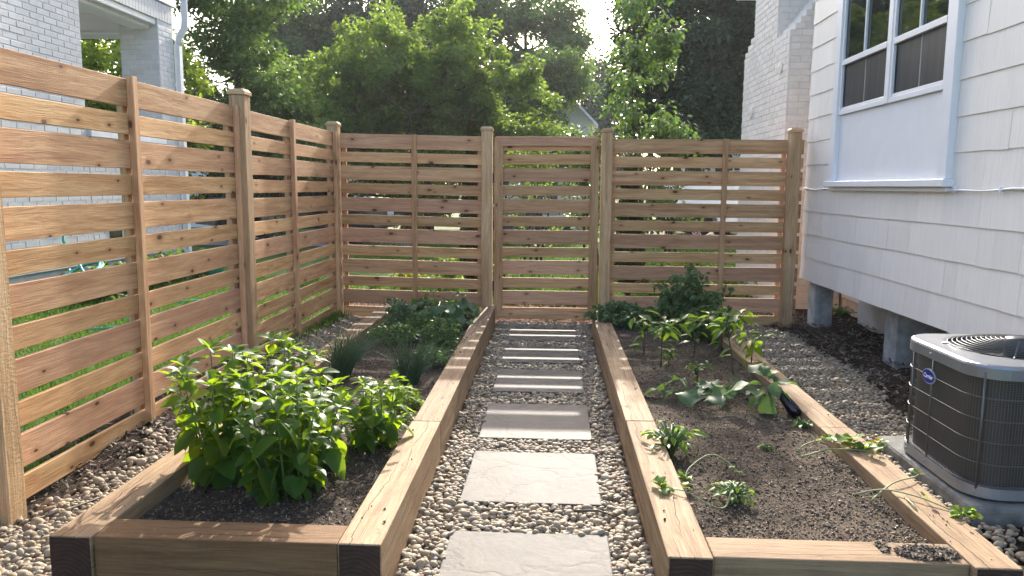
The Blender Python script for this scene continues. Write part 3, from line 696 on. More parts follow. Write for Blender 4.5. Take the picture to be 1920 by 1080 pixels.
gcore('half_wall', NX-.25, NX-.002, 8.703, 10.447, -.2, 1.86); box('wall_cap', NX-.30, NX+.05, 8.705, 10.445, 1.861, 1.95, simple('cap_stone', (.66,.69,.72), .7), NH, b=.006)
bricks(NH, greym, None, 'y', NX, 1, 8.705, 10.445, gcz*7, 1.84, gcz, gbl, lambda u, zz: False, stuff=sg)
whitewood = simple('porch_paint', (.70,.72,.73), .55, var=.03)
for a in np.arange(8.71, 10.86, .0745): sg.box(NX-.02, NX+.0078, a+.003, a+.069, 3.53, 3.755)
gcore('lintel', NX-.33, NX-.001, 8.702, 10.868, 3.5525, 3.76)
box('beam_trim', NX-.33, NX-.02, 8.704, 10.44, 3.45, 3.551, whitewood, NH, b=.004); box('beam_trim', NX-.36, NX-.10, 8.706, 10.438, 3.40, 3.449, whitewood, NH, b=.004)
for i in range(9): box('siding_board', NX-.3, NX+.022-.0, 3.0, 10.96, 3.765+i*.19, 3.765+i*.19+.185, whitewood, NH, b=.006, rot=(0, R(-2.2), 0))
box('porch_ceiling', -10, NX-.361, 8.3, 10.95, 3.62, 3.66, whitewood, NH, b=.002)
box('porch_header', -10, NX-.535, 10.5, 10.8, 3.36, 3.618, whitewood, NH, b=.004); box('porch_header', -10, NX-.533, 10.46, 10.84, 3.34, 3.359, whitewood, NH, b=.004)
box('porch_floor', -10, NX-.352, 8.3, 10.9, .3, .62, simple('porch_floor', (.35,.36,.37), .8), NH, b=.004)
box('back_wall', -10.2, NX-.352, 4.0, 8.28, -.2, 4.4, greymort, NH, b=.003)
mb = MB(); mb.box(NX+.001, NX+.075, 10.885, 10.975, .1, 3.28); mb.build('downspout', whitewood, NH)
mb = MB(); mb.tube([(NX+.045,10.93,3.27),(NX+.05,10.93,3.36),(NX+.14,10.93,3.5),(NX+.15,10.93,3.62),(NX+.15,10.93,5.5)], .05, 8); mb.build('downspout', whitewood, NH, True)
mb = MB(); mb.add([(NX+.5,2.6,5.4),(NX+.5,11.4,5.4),(-8.5,11.4,7.6),(-8.5,2.6,7.6),(-11.5,11.4,5.4),(-11.5,2.6,5.4)], [(0,1,2,3),(3,2,4,5)]); mb.build('roof', roofm, NH)
box('water_table', NX-.01, NX+.035, 3.0, 10.868, gcz*6.0, gcz*7-.006, simple('cap_stone_grey', (.64,.67,.70), .7), NH, b=.006)
for a in (9.02, 9.36): box('basement_window', NX+.003, NX+.012, a, a+.27, .60, .86, glassm, NH, b=.002)
tag(sg.build('brick_field', greym, NH), kind='stuff')
# garden hose, bucket and border plants at the neighbour's wall
hosem = simple('hose_teal', (.02,.36,.30), .35, var=.1)
mb = MB(); pts = []
for i in range(150):
    a = i*.21; r = .22+.02*math.sin(i*.5); pts.append((NX+.42+r*math.cos(a)*.7, 7.75+r*math.sin(a)*1.25, .30+.13*math.sin(a*.5+1)+.05*math.sin(a)))
pts += [(NX+.3,7.9,.5),(NX+.06,8.05,.7),(NX+.05,8.1,.95)]
mb.tube(pts, .016, 6); tag(mb.build('garden_hose', hosem, None, True), 'coiled teal garden hose against the grey brick house wall', 'hose')
mb = MB(); mb.tube([(-4.2+.5*math.sin(i*.35), 6.2+i*.09, .075) for i in range(24)], .015, 6); tag(mb.build('garden_hose', hosem, None, True), 'loose teal hose length lying on the lawn behind the left fence', 'hose')
mb = MB(); mb.lathe([(.11,0),(.14,.30),(.15,.31),(.13,.30),(.10,.03)], (-4.55, 10.1, .05), 16); tag(mb.build('bucket', hosem, None, True), 'teal bucket near the downspout of the grey house', 'bucket')

# ------------------------------------------------------------ air conditioner and its pad
padm = simple('pad_concrete', (.21,.205,.185), .9, var=.25, nscale=14, bump=.6, bdist=.006)
pad = box('concrete_pad', 1.672, 2.41, 2.99, 3.90, -.04, .072, padm, b=.018, seg=2); tag(pad, 'weathered concrete pad under the air conditioner', 'concrete pad')
AC = empty('air_conditioner', (2.04, 3.39, .07), 'grey outdoor air conditioner with wire grille and blue oval badge', 'air conditioner')
ax0, ax1, ay0, ay1 = 1.700, 2.375, 3.05, 3.735; ar = .135
def rrect(x0, x1, y0, y1, r, n=8):
    P = []
    for (cx, cy, a0) in ((x1-r,y1-r,0),(x0+r,y1-r,90),(x0+r,y0+r,180),(x1-r,y0+r,270)):
        for i in range(n+1):
            a = R(a0+90*i/n); P.append((cx+r*math.cos(a), cy+r*math.sin(a)))
    return P
def ring(mb, P, z0, z1, cap=True):
    n = len(P); mb.add([(x,y,z0) for x,y in P]+[(x,y,z1) for x,y in P], [(i,(i+1)%n,n+(i+1)%n,n+i) for i in range(n)]+([tuple(range(n-1,-1,-1)), tuple(range(n,2*n))] if cap else []))
def grow(e): return rrect(ax0-e, ax1+e, ay0-e, ay1+e, max(.02, ar+e))
acgrey = simple('ac_enamel', (.30,.31,.33), .32, .55, var=.05)
acbase = simple('ac_base_pan', (.36,.365,.375), .4, .5, var=.08)
wirem = simple('ac_wire', (.145,.143,.135), .4, .6, var=.1)
m, nt, b = newmat('ac_coil_fins'); t = NT(nt); geo = t.gen().outputs['Position']
zz = t.math('SINE', t.math('MULTIPLY', t.n('ShaderNodeSeparateXYZ', {0: geo}).outputs[2], 900.0))
c = t.mix(t.math('MULTIPLY_ADD', zz, .5, .5), (.035,.033,.03), (.11,.105,.09)); c = t.mix(t.ramp(t.noise(geo, 6, 3), [(.4,0.0),(.75,.5)]), c, (.10,.085,.06))
nt.links.new(c, b.inputs['Base Color']); b.inputs['Roughness'].default_value = .6; b.inputs['Metallic'].default_value = .3; coilm = m
mb = MB(); ring(mb, grow(-.022), .105, .585); mb.build('coil', coilm, AC, False)
mb = MB(); ring(mb, grow(.012), .084, .128); mb.build('base_pan', acbase, AC)
for (x, y) in ((ax0+.12,ay0+.12),(ax1-.12,ay0+.12),(ax0+.12,ay1-.12),(ax1-.12,ay1-.12)): box('foot', x-.05, x+.05, y-.05, y+.05, .0725, .0835, steel, AC, b=0)
# grille: upright wires round the body and hoops
def perim(P, step):
    out = []; n = len(P); acc = 0
    for i in range(n):
        a = Vector(P[i]); b2 = Vector(P[(i+1) % n]); L = (b2-a).length
        while acc < L: out.append(a+(b2-a)*(acc/L)); acc += step
        acc -= L
    return out
mb = MB()
for p in perim(grow(.004), .0115): mb.tube([(p.x,p.y,.128),(p.x,p.y,.585)], .00145, 3, False)
tag(mb.build('grille_wires', wirem, AC), kind='stuff')
for zz in (.135, .225, .315, .405, .495, .578):
    mb = MB(); P = grow(.007); mb.tube([(x,y,zz) for x,y in P]+[(P[0][0],P[0][1],zz)], .0024, 5, False); mb.build('grille_hoop', wirem, AC, True)
for (x, y) in ((ax0-.008,3.60),(ax0-.008,3.42),(ax0+.03,ay0+.03),(ax0+.22,ay0-.008),(2.2,ay0-.008)):
    mb = MB(); mb.tube([(x,y,.12),(x,y,.60)], .0042, 6); mb.build('grille_strap', wirem, AC, True)
    mb = MB(); mb.lathe([(.007,0),(.006,-.004),(.003,-.006)], (x-.006,y,.108), 8, 'x'); mb.build('screw', acbase, AC)
# lid with round fan opening
fc = ((ax0+ax1)/2, (ay0+ay1)/2); fr_ = .275
mb = MB(); P = grow(.016); Q = grow(.002); n = len(P)
def lidring(mb, A, za, B, zb):
    n = len(A); mb.add([(x,y,za) for x,y in A]+[(x,y,zb) for x,y in B], [(i,(i+1)%n,n+(i+1)%n,n+i) for i in range(n)])
circ = lambda r: [(fc[0]+r*math.cos(math.atan2(y-fc[1],x-fc[0])), fc[1]+r*math.sin(math.atan2(y-fc[1],x-fc[0]))) for x, y in P]
lidring(mb, P, .575, P, .618); lidring(mb, P, .618, grow(.012), .627); lidring(mb, grow(.012), .627, Q, .632); lidring(mb, Q, .632, grow(-.03), .634); lidring(mb, grow(-.03), .634, circ(fr_+.02), .640); lidring(mb, circ(fr_+.02), .640, circ(fr_), .638); lidring(mb, circ(fr_), .638, circ(fr_-.002), .52)
mb.build('lid', acgrey, AC, False)
mb = MB(); ring(mb, grow(-.03), .50, .515); mb.build('fan_shroud', simple('black_plastic', (.012,.012,.013), .6), AC)
for k in range(3):
    mb = MB(); a0 = k*2*math.pi/3; V = []; 
    for i in range(7):
        r = .07+.185*i/6; w = .55-.25*i/6
        for s, h in ((-1,.545),(1,.59)): a = a0+s*w/2; V.append((fc[0]+r*math.cos(a), fc[1]+r*math.sin(a), h))
    mb.add(V, [(2*i,2*i+1,2*i+3,2*i+2) for i in range(6)]); mb.build('fan_blade', simple('fan_blade_grey', (.05,.05,.055), .5), AC)
dome = lambda r: .642+.038*(1-(r/fr_)**2)
for i in range(13):
    r = .055+(.275-.055)*i/12; mb = MB(); mb.tube([(fc[0]+r*math.cos(a), fc[1]+r*math.sin(a), dome(r)) for a in np.linspace(0, 2*math.pi, 41)], .0026, 4, False); mb.build('fan_guard_ring', wirem, AC, True)
for k in range(5):
    a = k*2*math.pi/5+.35; mb = MB(); mb.tube([(fc[0]+r*math.cos(a), fc[1]+r*math.sin(a), dome(min(r,.275))-.004) for r in np.linspace(.05, .30, 7)], .0036, 5); mb.build('fan_guard_spoke', acgrey, AC, True)
mb = MB(); mb.lathe([(.058,.60),(.062,.655),(.055,.682),(.02,.687)], (*fc, 0), 18); mb.build('fan_motor_cap', simple('motor_cap', (.05,.055,.06), .4, .5), AC, True)
for (x, y) in ((ax0-.0175,3.43),(ax0+.0,ay0+.085),(ax0+.2,ay0-.0175)):
    mb = MB(); mb.lathe([(.008,0),(.007,-.004),(.003,-.006)], (x,y,.598), 8, 'x'); mb.build('screw', acbase, AC)
# badge
def ellipse(rx, ry, n=32): return [(rx*math.cos(2*math.pi*i/n), ry*math.sin(2*math.pi*i/n)) for i in range(n)]
bx, by, bz = ax0-.0095, 3.445, .492
def plate(nm, rx, ry, x0, x1, mat):
    P = ellipse(rx, ry); n = len(P); mb = MB()
    mb.add([(x0, by+u, bz+v) for u, v in P]+[(x1, by+u, bz+v) for u, v in P], [tuple(range(n)), tuple(range(2*n-1,n-1,-1))]+[(i,n+i,n+(i+1)%n,(i+1)%n) for i in range(n)])
    return mb.build(nm, mat, AC)
plate('badge_rim', .0555, .0335, bx-.004, bx+.003, simple('badge_silver', (.72,.73,.75), .3, .6)); plate('badge', .051, .0295, bx-.0055, bx-.0041, simple('badge_blue', (.012,.03,.26), .25, var=.02))
tc = bpy.data.curves.new('badge_text', 'FONT'); tc.body = 'Carrier'; tc.size = .0275; tc.align_x = 'CENTER'; tc.align_y = 'CENTER'; tc.shear = .25; tc.extrude = .0004; tc.offset = .0003
to = bpy.data.objects.new('tmp_text', tc); COL.objects.link(to)
dg = bpy.context.evaluated_depsgraph_get(); tm = bpy.data.meshes.new_from_object(to.evaluated_get(dg)); bpy.data.objects.remove(to, do_unlink=True)
tm.materials.clear(); tm.materials.append(simple('badge_white', (.85,.86,.88), .4, var=.01))
inst('badge_lettering', tm, AC, M=Matrix.Translation((bx-.0062, by, bz)) @ Matrix(((0,0,-1,0),(-1,0,0,0),(0,1,0,0),(0,0,0,1))))
# ------------------------------------------------------------ background: houses, vehicles
far = empty
cream = simple('cream_siding', (.72,.68,.56), .7, var=.05); teal = simple('teal_shutter', (.02,.10,.10), .5); whitep = simple('white_porch', (.80,.80,.78), .5, var=.03)
bluedoor = simple('blue_door', (.015,.05,.10), .4)
FH = empty('house', (-1, 44, -1.1), 'cream gabled house with teal shutter and white porch across the street', 'house')
mb = MB(); fy = 42.0
mb.add([(-4.6,fy,-1.2),(1.9,fy,-1.2),(1.9,fy,4.95),(-1.35,fy,8.2),(-4.6,fy,4.95),(-4.6,52,-1.2),(1.9,52,-1.2),(1.9,52,4.95),(-1.35,52,8.2),(-4.6,52,4.95)], [(0,1,2,3,4),(9,8,7,6,5),(1,6,7,2),(5,0,4,9)])
mb.build('wall', cream, FH)
for i in range(52):
    z = -1.0+i*.165; hw = 3.25 if z < 4.95 else 3.25-(z-4.95)
    if hw > .15: box('siding_board', -1.35-hw+.02, -1.35+hw-.02, fy-.022, fy-.002, z, z+.158, cream, FH, b=.004, rot=(R(3),0,0))
mb = MB(); mb.add([(2.35,fy-.4,4.45),(2.35,52.3,4.45),(-1.35,52.3,8.2),(-1.35,fy-.4,8.2),(-5.05,fy-.4,4.45),(-5.05,52.3,4.45),(2.35,fy-.4,4.62),(2.35,52.3,4.62),(-1.35,52.3,8.4),(-1.35,fy-.4,8.4),(-5.05,fy-.4,4.62),(-5.05,52.3,4.62)], [(0,1,2,3),(3,2,5,4),(6,9,8,7),(9,10,11,8),(0,3,9,6),(3,4,10,9),(0,6,7,1)]); mb.build('roof', whitep, FH)
w = box('window', -.95, -.35, fy-.05, fy-.025, 4.2, 5.6, glassm, FH, b=0); box('shutter', -.30, .12, fy-.06, fy-.024, 4.1, 5.7, teal, FH, b=.01); box('shutter', -1.45, -1.0, fy-.06, fy-.024, 4.1, 5.7, teal, FH, b=.01)
box('door', -.65, .25, fy-.05, fy-.025, -.1, 2.35, bluedoor, FH, b=.01); box('window', -3.6, -2.4, fy-.05, fy-.025, .7, 2.3, glassm, FH, b=0)
box('porch_roof', -4.8, 2.1, fy-2.4, fy-.06, 2.75, 3.0, whitep, FH, b=.02); box('porch_deck', -4.8, 2.1, fy-2.4, fy-.06, -.45, -.2, whitep, FH, b=.02)
for x in (-4.6, -1.3, 1.6): box('porch_column', x-.13, x+.13, fy-2.3, fy-2.05, -.19, 2.74, whitep, FH, b=.02)
box('railing', -4.45, -.9, fy-2.22, fy-2.15, 1.30, 1.40, whitep, FH, b=.005)
for x in np.arange(-4.4, -.95, .17): box('baluster', x, x+.06, fy-2.2, fy-2.16, -.19, 1.299, whitep, FH, b=0)
GH = empty('house', (9, 34, 0), 'pale house with small windows under the dark trees on the right', 'house'); paleh = simple('pale_siding', (.62,.61,.57), .7)
box('wall', 6.2, 13, 32, 40, -1.2, 5.0, paleh, GH, b=.01)
for x in (6.9, 8.4, 10): 
    for z in (1.3, 3.7):
        w = box('window', x, x+.8, 31.96, 31.995, z, z+1.1, whitep, GH, b=.01)
        for dx in (.07, .43): box('pane', x+dx, x+dx+.3, 31.94, 31.958, z+.08, z+1.02, glassm, GH, b=0)
mb = MB(); mb.add([(5.8,31.5,4.9),(13.4,31.5,4.9),(13.4,36,7.5),(5.8,36,7.5),(5.8,40.5,4.9),(13.4,40.5,4.9)], [(0,1,2,3),(3,2,5,4)]); mb.build('roof', roofm, GH)
WH = empty('garage', (-11, 28, 0), 'white brick garage with dark opening behind the left fence', 'garage')
box('wall', -15.5, -7.6, 26, 32, -1.2, 3.4, chimm, WH, b=.01); box('door_opening', -11.6, -8.6, 25.9, 25.995, -.3, 2.0, simple('garage_dark', (.02,.02,.022), .8), WH, b=0); box('window', -8.4, -7.75, 25.94, 25.994, 1.5, 2.3, whitep, WH, b=.01); box('pane', -8.3, -7.85, 25.92, 25.938, 1.58, 2.2, glassm, WH, b=0)
mb = MB(); mb.add([(-15.8,25.6,3.35),(-7.2,25.6,3.35),(-7.2,29,4.3),(-15.8,29,4.3),(-15.8,32.4,3.35),(-7.2,32.4,3.35)], [(0,1,2,3),(3,2,5,4)]); mb.build('roof', roofm, WH)
blackp = simple('black_car_paint', (.012,.012,.014), .12, .2, var=.05); whitecar = simple('white_car_paint', (.78,.79,.80), .2, var=.02); tyrem = simple('tyre_rubber', (.015,.015,.015), .85); rimm = simple('alloy_rim', (.45,.46,.48), .3, .8)
redl = simple('tail_lamp', (.35,.01,.012), .2, var=.02); darkcar = simple('dark_blue_car_paint', (.012,.016,.035), .12, .2, var=.05); headl = simple('head_lamp', (.7,.72,.74), .1)
def vehicle(name, label, cat, x0, y0, z0, L, W, body, cab, paint, wheels, wr, panes, lights):
    """body / cab: side outlines (fractions of length, metres up); panes: window outlines; lights: (x, z, material)"""
    v = empty(name, (x0+L/2, y0+W/2, z0), label, cat)
    def prism(nm, prof, ya, yb, mat, tap=0.0):
        P = [(x0+fx*L, z0+z) for fx, z in prof]; n = len(P); zm = min(p[1] for p in P); zM = max(p[1] for p in P)+1e-6; mb = MB()
        k = lambda z: tap*(z-zm)/(zM-zm)
        V = [(x, ya+k(z), z) for x, z in P]+[(x, yb-k(z), z) for x, z in P]
        mb.add(V, [tuple(range(n)), tuple(range(2*n-1, n-1, -1))]+[(i, n+i, n+(i+1) % n, (i+1) % n) for i in range(n)])
        o = mb.build(nm, mat, v); bm = bmesh.new(); bm.from_mesh(o.data); bmesh.ops.recalc_face_normals(bm, faces=bm.faces)
        bmesh.ops.bevel(bm, geom=list(bm.edges), offset=.03 if nm in ('body','cabin') else .004, segments=2, affect='EDGES', clamp_overlap=True); bm.to_mesh(o.data); bm.free(); return o
    prism('body', body, y0, y0+W, paint, .05)
    if cab: prism('cabin', cab, y0+.05, y0+W-.05, paint, .18)
    for pr in panes: prism('window_pane', pr, y0+.052, y0+W-.052, glassm, .18)
    for fx in wheels:
        for ya in (y0-.01, y0+W-.19):
            mb = MB(); c = (x0+fx*L, ya, z0+wr)
            mb.lathe([(wr*.6,0),(wr*.96,.0),(wr,.03),(wr,.17),(wr*.96,.2),(wr*.6,.2)], c, 24, 'y'); wo = mb.build('wheel', tyrem, v, True)
            mb = MB(); mb.lathe([(wr*.62,.012),(wr*.5,.03),(wr*.15,.02),(.02,.012)], c, 20, 'y'); ro = mb.build('rim', rimm, v, True)
            mb = MB(); mb.lathe([(wr*1.16,.008),(wr*1.16,.012)], (c[0], ya, z0+wr), 24, 'y')
    for fx, z, mt in lights:
        for ya in (y0-.004, y0+W-.12):
            box('lamp', x0+fx*L-.07, x0+fx*L+.07, ya, ya+.124, z0+z-.09, z0+z+.09, mt, v, b=.01)
    return v
vehicle('pickup_truck', 'white pickup truck parked behind the right fence section beside chimney', 'truck', 2.9, 21.6, -.03, 5.6, 1.95,
        [(0,.50),(0,1.30),(.004,1.45),(.40,1.45),(.44,1.42),(.70,1.12),(.97,1.05),(1.0,.85),(1.0,.45),(.90,.42),(.88,.70),(.80,.76),(.72,.70),(.71,.40),(.30,.40),(.285,.70),(.215,.80),(.135,.70),(.12,.46)],
        [(.40,1.30),(.405,1.85),(.62,1.86),(.73,1.12)], whitecar, (.21,.80), .37, [[(.42,1.40),(.425,1.76),(.515,1.77),(.515,1.40)],[(.53,1.40),(.53,1.77),(.615,1.77),(.69,1.30),(.60,1.36)]], [(.012,1.28,redl),(.985,.85,headl)])
vehicle('suv', 'black car parked on the driveway beyond the left fence corner', 'car', -8.3, 17.4, -.03, 4.7, 1.9,
        [(0,.45),(0,.95),(.02,1.05),(.68,1.05),(.96,.92),(1.0,.75),(1.0,.42),(.90,.40),(.87,.68),(.80,.74),(.73,.68),(.71,.36),(.30,.36),(.28,.68),(.21,.74),(.14,.68),(.11,.40)],
        [(.01,.98),(.06,1.62),(.12,1.70),(.48,1.70),(.56,1.62),(.72,1.02)], blackp, (.205,.805), .36, [[(.06,1.08),(.09,1.52),(.13,1.60),(.30,1.60),(.30,1.08)],[(.32,1.08),(.32,1.60),(.47,1.60),(.53,1.54),(.66,1.08)]], [(.012,1.0,redl),(.98,.78,headl)])
vehicle('sedan', 'dark blue car on the street seen low through the gate', 'car', -3.6, 33.2, -1.09, 4.6, 1.8,
        [(0,.45),(0,.88),(.14,.98),(.72,.95),(.97,.80),(1.0,.62),(1.0,.35),(.90,.33),(.87,.58),(.80,.64),(.73,.58),(.71,.30),(.30,.30),(.28,.58),(.21,.64),(.14,.58),(.11,.34)],
        [(.10,.92),(.24,1.38),(.32,1.45),(.52,1.45),(.58,1.40),(.76,.92)], darkcar, (.205,.805), .32, [[(.17,1.0),(.26,1.32),(.40,1.37),(.40,1.0)],[(.42,1.0),(.42,1.37),(.52,1.37),(.56,1.33),(.69,1.0)]], [(.012,.8,redl),(.985,.66,headl)])

# ------------------------------------------------------------ trees
barkm = simple('bark', (.085,.068,.052), .95, var=.3, nscale=14, bump=.8, bdist=.02)
LEAF4 = (np.array([[0,0,0],[.5,.30,.07],[1,0,-.08],[.5,-.30,.07]],float), np.array([[0,1,2],[0,2,3]]))
LEAF6 = (np.array([[0,0,0],[.35,.30,.08],[.75,.22,.03],[1.05,0,-.14],[.75,-.22,.03],[.35,-.30,.08],[.45,0,0.0]],float), np.array([[0,6,1],[1,6,2],[2,6,3],[3,6,4],[4,6,5],[5,6,0]]))
def leaves(C, r, per, L, T=LEAF4, flat=.6, droop=.25, zs=.75):
    """leaf clumps: centres C (n,3), clump radii r (n,)"""
    n = len(C)*per; idx = np.repeat(np.arange(len(C)), per)
    d = rng.normal(size=(n,3)); d /= np.linalg.norm(d,axis=1)[:,None]; rad = rng.random(n)**.5
    P = C[idx]+d*(rad*r[idx])[:,None]*np.array([1,1,zs])
    yaw = np.arctan2(d[:,1],d[:,0])+rng.normal(0,.9,n); l = L*rng.uniform(.65,1.25,n)
    M = yawtilt(yaw, droop+rng.normal(0,.55,n), rng.normal(0,flat,n))
    V, F = scatter(T, P, M, np.stack([l,l,l],-1))
    cr = rng.random(len(C)); rv = np.clip(.7*cr[idx]+.3*rng.random(n), 0, 1)
    return V, F, np.repeat(rv, len(T[1]))
def tree(name, label, x, y, z0, tr, blobs, per, cr, L, mat, stems=1, group=None, cat='tree', T=LEAF4, nb=70, thin=.0, zs=.75, spread=.15, droop=.25):
    t_ = empty(name, (x, y, z0), label, cat, group)
    Cs = []
    for (bx_, by_, bz_, rx, ry, rz, n) in blobs:
        d = rng.normal(size=(n*3,3)); d /= np.linalg.norm(d,axis=1)[:,None]; q = d*(rng.random(n*3)[:,None]**.42)
        P = np.array([bx_,by_,bz_])+q*np.array([rx,ry,rz])*(1+.16*rng.normal(size=(n*3,1)))
        nz = fbm(P[:,0]*1.1/max(.4,rx*.5)+y, P[:,2]*1.1/max(.4,rx*.5)+x, 2, int(abs(x*10+y)))
        P = P[nz > -.12+thin][:n]; Cs.append(P)
    C = np.concatenate(Cs); r = cr*rng.uniform(.6,1.3,len(C))
    V, F, rv = leaves(C, r, per, L, T, zs=zs, droop=droop)
    V -= np.array([x,y,z0]); me = npmesh('crown', V, F, mat, rnd=rv); o = bpy.data.objects.new('crown', me); link(o, t_)
    mb = MB(); zc = np.mean(C[:,2]); ztop = np.max(C[:,2])
    sb = [(x+spread*math.cos(k*2.4)*(stems > 1), y+spread*math.sin(k*2.4)*(stems > 1)) for k in range(stems)]; tops = []
    for k, (sx, sy) in enumerate(sb):
        if stems > 1:
            c = C[rng.integers(len(C))]; tp = (c[0], c[1], max(c[2], zc))
        else: tp = (np.mean(C[:,0])*.5+x*.5, y, zc+.55*(ztop-zc))
        n = 7; pts = []
        for i in range(n):
            f = i/(n-1); pts.append((sx+(tp[0]-sx)*f**1.3+tr*.5*random.gauss(0,.5)*(0<i), sy+(tp[1]-sy)*f**1.3, z0-.05+(tp[2]-z0)*f))
        mb.tube(pts, [tr*(1-.75*i/(n-1)) for i in range(n)], 8); tops.append(pts)
    for c in C[rng.permutation(len(C))[:nb]]:
        pts = tops[rng.integers(stems)]; cand = [p for p in pts if p[2] < c[2]-.05] or [pts[1]]
        e = Vector(c); a = min((Vector(q_) for tt_ in tops for q_ in tt_[1:] if q_[2] < c[2]-.02), key=lambda q_: (q_-e).length*random.uniform(.8,1.25), default=Vector(cand[-1])); md = a.lerp(e, .5)+Vector((random.gauss(0,.08),random.gauss(0,.08),-.10*(e-a).length))
        r0 = tr*.30*random.uniform(.6,1.2); mb.tube([a, a.lerp(md,.6), md, md.lerp(e,.6)+Vector((0,0,.03)), e], [r0, r0*.8, r0*.6, r0*.4, r0*.18], 5, False)
    mb.build('trunk', barkm, t_, True)
    return t_
darkg = leafmat('dark_leaf', (.020,.046,.024), (.045,.085,.042), (.05,.105,.03), .30, .5, .3)
midg = leafmat('mid_leaf', (.042,.088,.024), (.09,.155,.045), (.17,.29,.045), .42, .5, .3)
limeg = leafmat('lime_leaf', (.062,.115,.024), (.135,.205,.042), (.29,.43,.05), .46, .5, .3)
maple = leafmat('maple_leaf', (.10,.17,.02), (.18,.26,.03), (.42,.55,.05), .5, .5, .3)
peargreen = leafmat('pear_leaf', (.035,.08,.025), (.085,.155,.04), (.18,.31,.045), .36, .3, .5)
thuja = leafmat('evergreen_leaf', (.012,.032,.012), (.03,.065,.022), (.02,.05,.012), .15, .6, .25)
# feathery light green small tree, centre left
k = 21.5/13.55; FB = [(-3.9,2.5,1.35,1.3,1.15,190),(-2.75,3.25,.85,1.1,1.15,120),(-1.65,3.45,.75,1.0,1.2,120),(-.75,2.55,.75,.9,.9,110),(-2.3,1.7,2.2,1.3,1.1,240),(-.15,1.9,.6,.8,.6,60),(-4.7,2.2,.9,1.1,1.0,110),(-3.3,3.1,.8,1.0,.9,90),(-1.95,2.75,.7,.9,.8,100)]
tree('feathery_tree', 'broad feathery light green small tree rising behind the back fence', -3.8, 21.5, -.03, .085,
     [(x*k, 21.5, 1.32+(z-1.32)*k, rx*k, ry*k, rz*k, int(n*1.15)) for x, z, rx, ry, rz, n in FB], 80, .17*k, .135, limeg, stems=8, nb=190, thin=.0, zs=.8, spread=.4)
tree('garden_tree', 'dark leafy tree rising just right of the white downspout', -7.0, 17, 0, .12, [(-7.1,17,3.6,1.5,1.4,2.0,170),(-6.3,16.6,2.2,1.4,1.3,1.4,110),(-6.9,17,5.8,1.7,1.5,1.2,100)], 110, .34, .11, midg, nb=50)
tree('maple_tree', 'bright lime maple branches peeking out beside the white downspout', -6.6, 13.4, 0, .08, [(-6.75,13.3,3.4,.85,.8,.9,34),(-6.5,13.2,2.3,.55,.6,.5,16)], 60, .26, .13, maple, T=LEAF6, nb=25)
tree('maple_tree', 'lime green tree seen through the porch of the grey house', -9.6, 16, 0, .12, [(-9.8,16,3.6,1.9,1.3,1.9,120),(-9.0,16,2.0,1.6,1.2,1.3,60)], 90, .36, .14, maple, nb=40)
k = 1.6
for (lab, x, y, tr_, bl, mt, th, lf) in (('tall dark tree behind the feathery tree at upper left', -8.3, 25, .3, [(-8.3,25,5.3,2.6,2.0,2.9,240),(-8.2,24.5,2.6,2.4,1.8,1.7,120)], midg, 0, .27),
        ('tall dark tree directly behind top of the feathery tree', -4.6, 25, .3, [(-4.7,25,5.4,2.5,2.0,2.7,260),(-4.4,24.5,2.6,2.6,1.8,1.9,130)], darkg, 0, .27),
        ('airy tall tree with sky showing through, left of bright sky gap', -.9, 25, .28, [(-1.3,25,5.9,1.75,1.7,2.1,150),(-.8,25,3.9,1.2,1.5,1.2,70),(.15,25,5.3,.75,1.0,1.5,40),(.55,25,5.9,.4,.7,1.5,16)], midg, -.1, .25)):
    tree('tall_tree', lab, x*k, y*k, -1.1, tr_, [(p*k, q*k, 1.32+(z-1.32)*k, rx*k, ry*k, rz*k, n) for p, q, z, rx, ry, rz, n in bl], 120, .85, lf, mt, nb=50, thin=th)
tree('round_tree', 'rounded green tree hanging over the cream gabled house', -.6, 31, -1.1, .16, [(-.1,31,5.6,1.5,1.5,.9,80),(-1.3,31,4.4,1.2,1.4,1.3,60)], 110, .5, .19, midg, nb=40)
tree('round_tree', 'dark rounded tree behind the right eave of cream house', 3.9, 58, -.8, .3, [(3.9,58,7.0,2.2,2.0,3.6,120),(4.0,58,2.5,2.2,1.8,2.4,70)], 110, .9, .34, darkg, nb=30)
tree('pear_tree', 'slender young tree with glossy leaves just right of the gate post', 1.33, 12.0, 0, .035, [(1.35,12,3.6,.52,.5,1.3,66),(1.3,12,2.3,.50,.5,.9,40),(1.62,11.9,3.3,.28,.35,.9,16)], 22, .22, .085, peargreen, stems=4, T=LEAF6, nb=60, spread=.10, thin=.03, droop=.6)
tree('leafy_shrub', 'bright young shrub leaning over the fence right of pear tree', 1.78, 11.6, 0, .025, [(1.75,11.6,1.9,.42,.45,.55,26),(1.6,11.6,1.0,.5,.45,.7,26)], 34, .2, .085, peargreen, stems=4, T=LEAF6, nb=40, cat='shrub', droop=.6)
tree('leafy_shrub', 'bright young shrub above the gate in front of cream house', .62, 12.4, 0, .025, [(.55,12.4,1.85,.48,.45,.42,26),(.6,12.4,1.1,.5,.45,.6,24)], 34, .2, .085, peargreen, stems=4, T=LEAF6, nb=40, cat='shrub', droop=.6)
tree('leafy_shrub', 'lime shrub below the teal shutter left of the gate top', -.35, 12.6, 0, .025, [(-.3,12.6,1.7,.42,.4,.40,28),(-.3,12.6,1.0,.5,.45,.6,24)], 50, .18, .06, limeg, stems=4, nb=40, cat='shrub')
tree('shade_tree', 'very dark dense tree beside the chimney at upper right', 5.0, 23, -.03, .25, [(4.9,23,5.6,1.75,1.7,2.5,230),(4.3,22.6,3.4,1.35,1.4,1.5,140)], 130, .5, .18, darkg, nb=50, thin=.02)
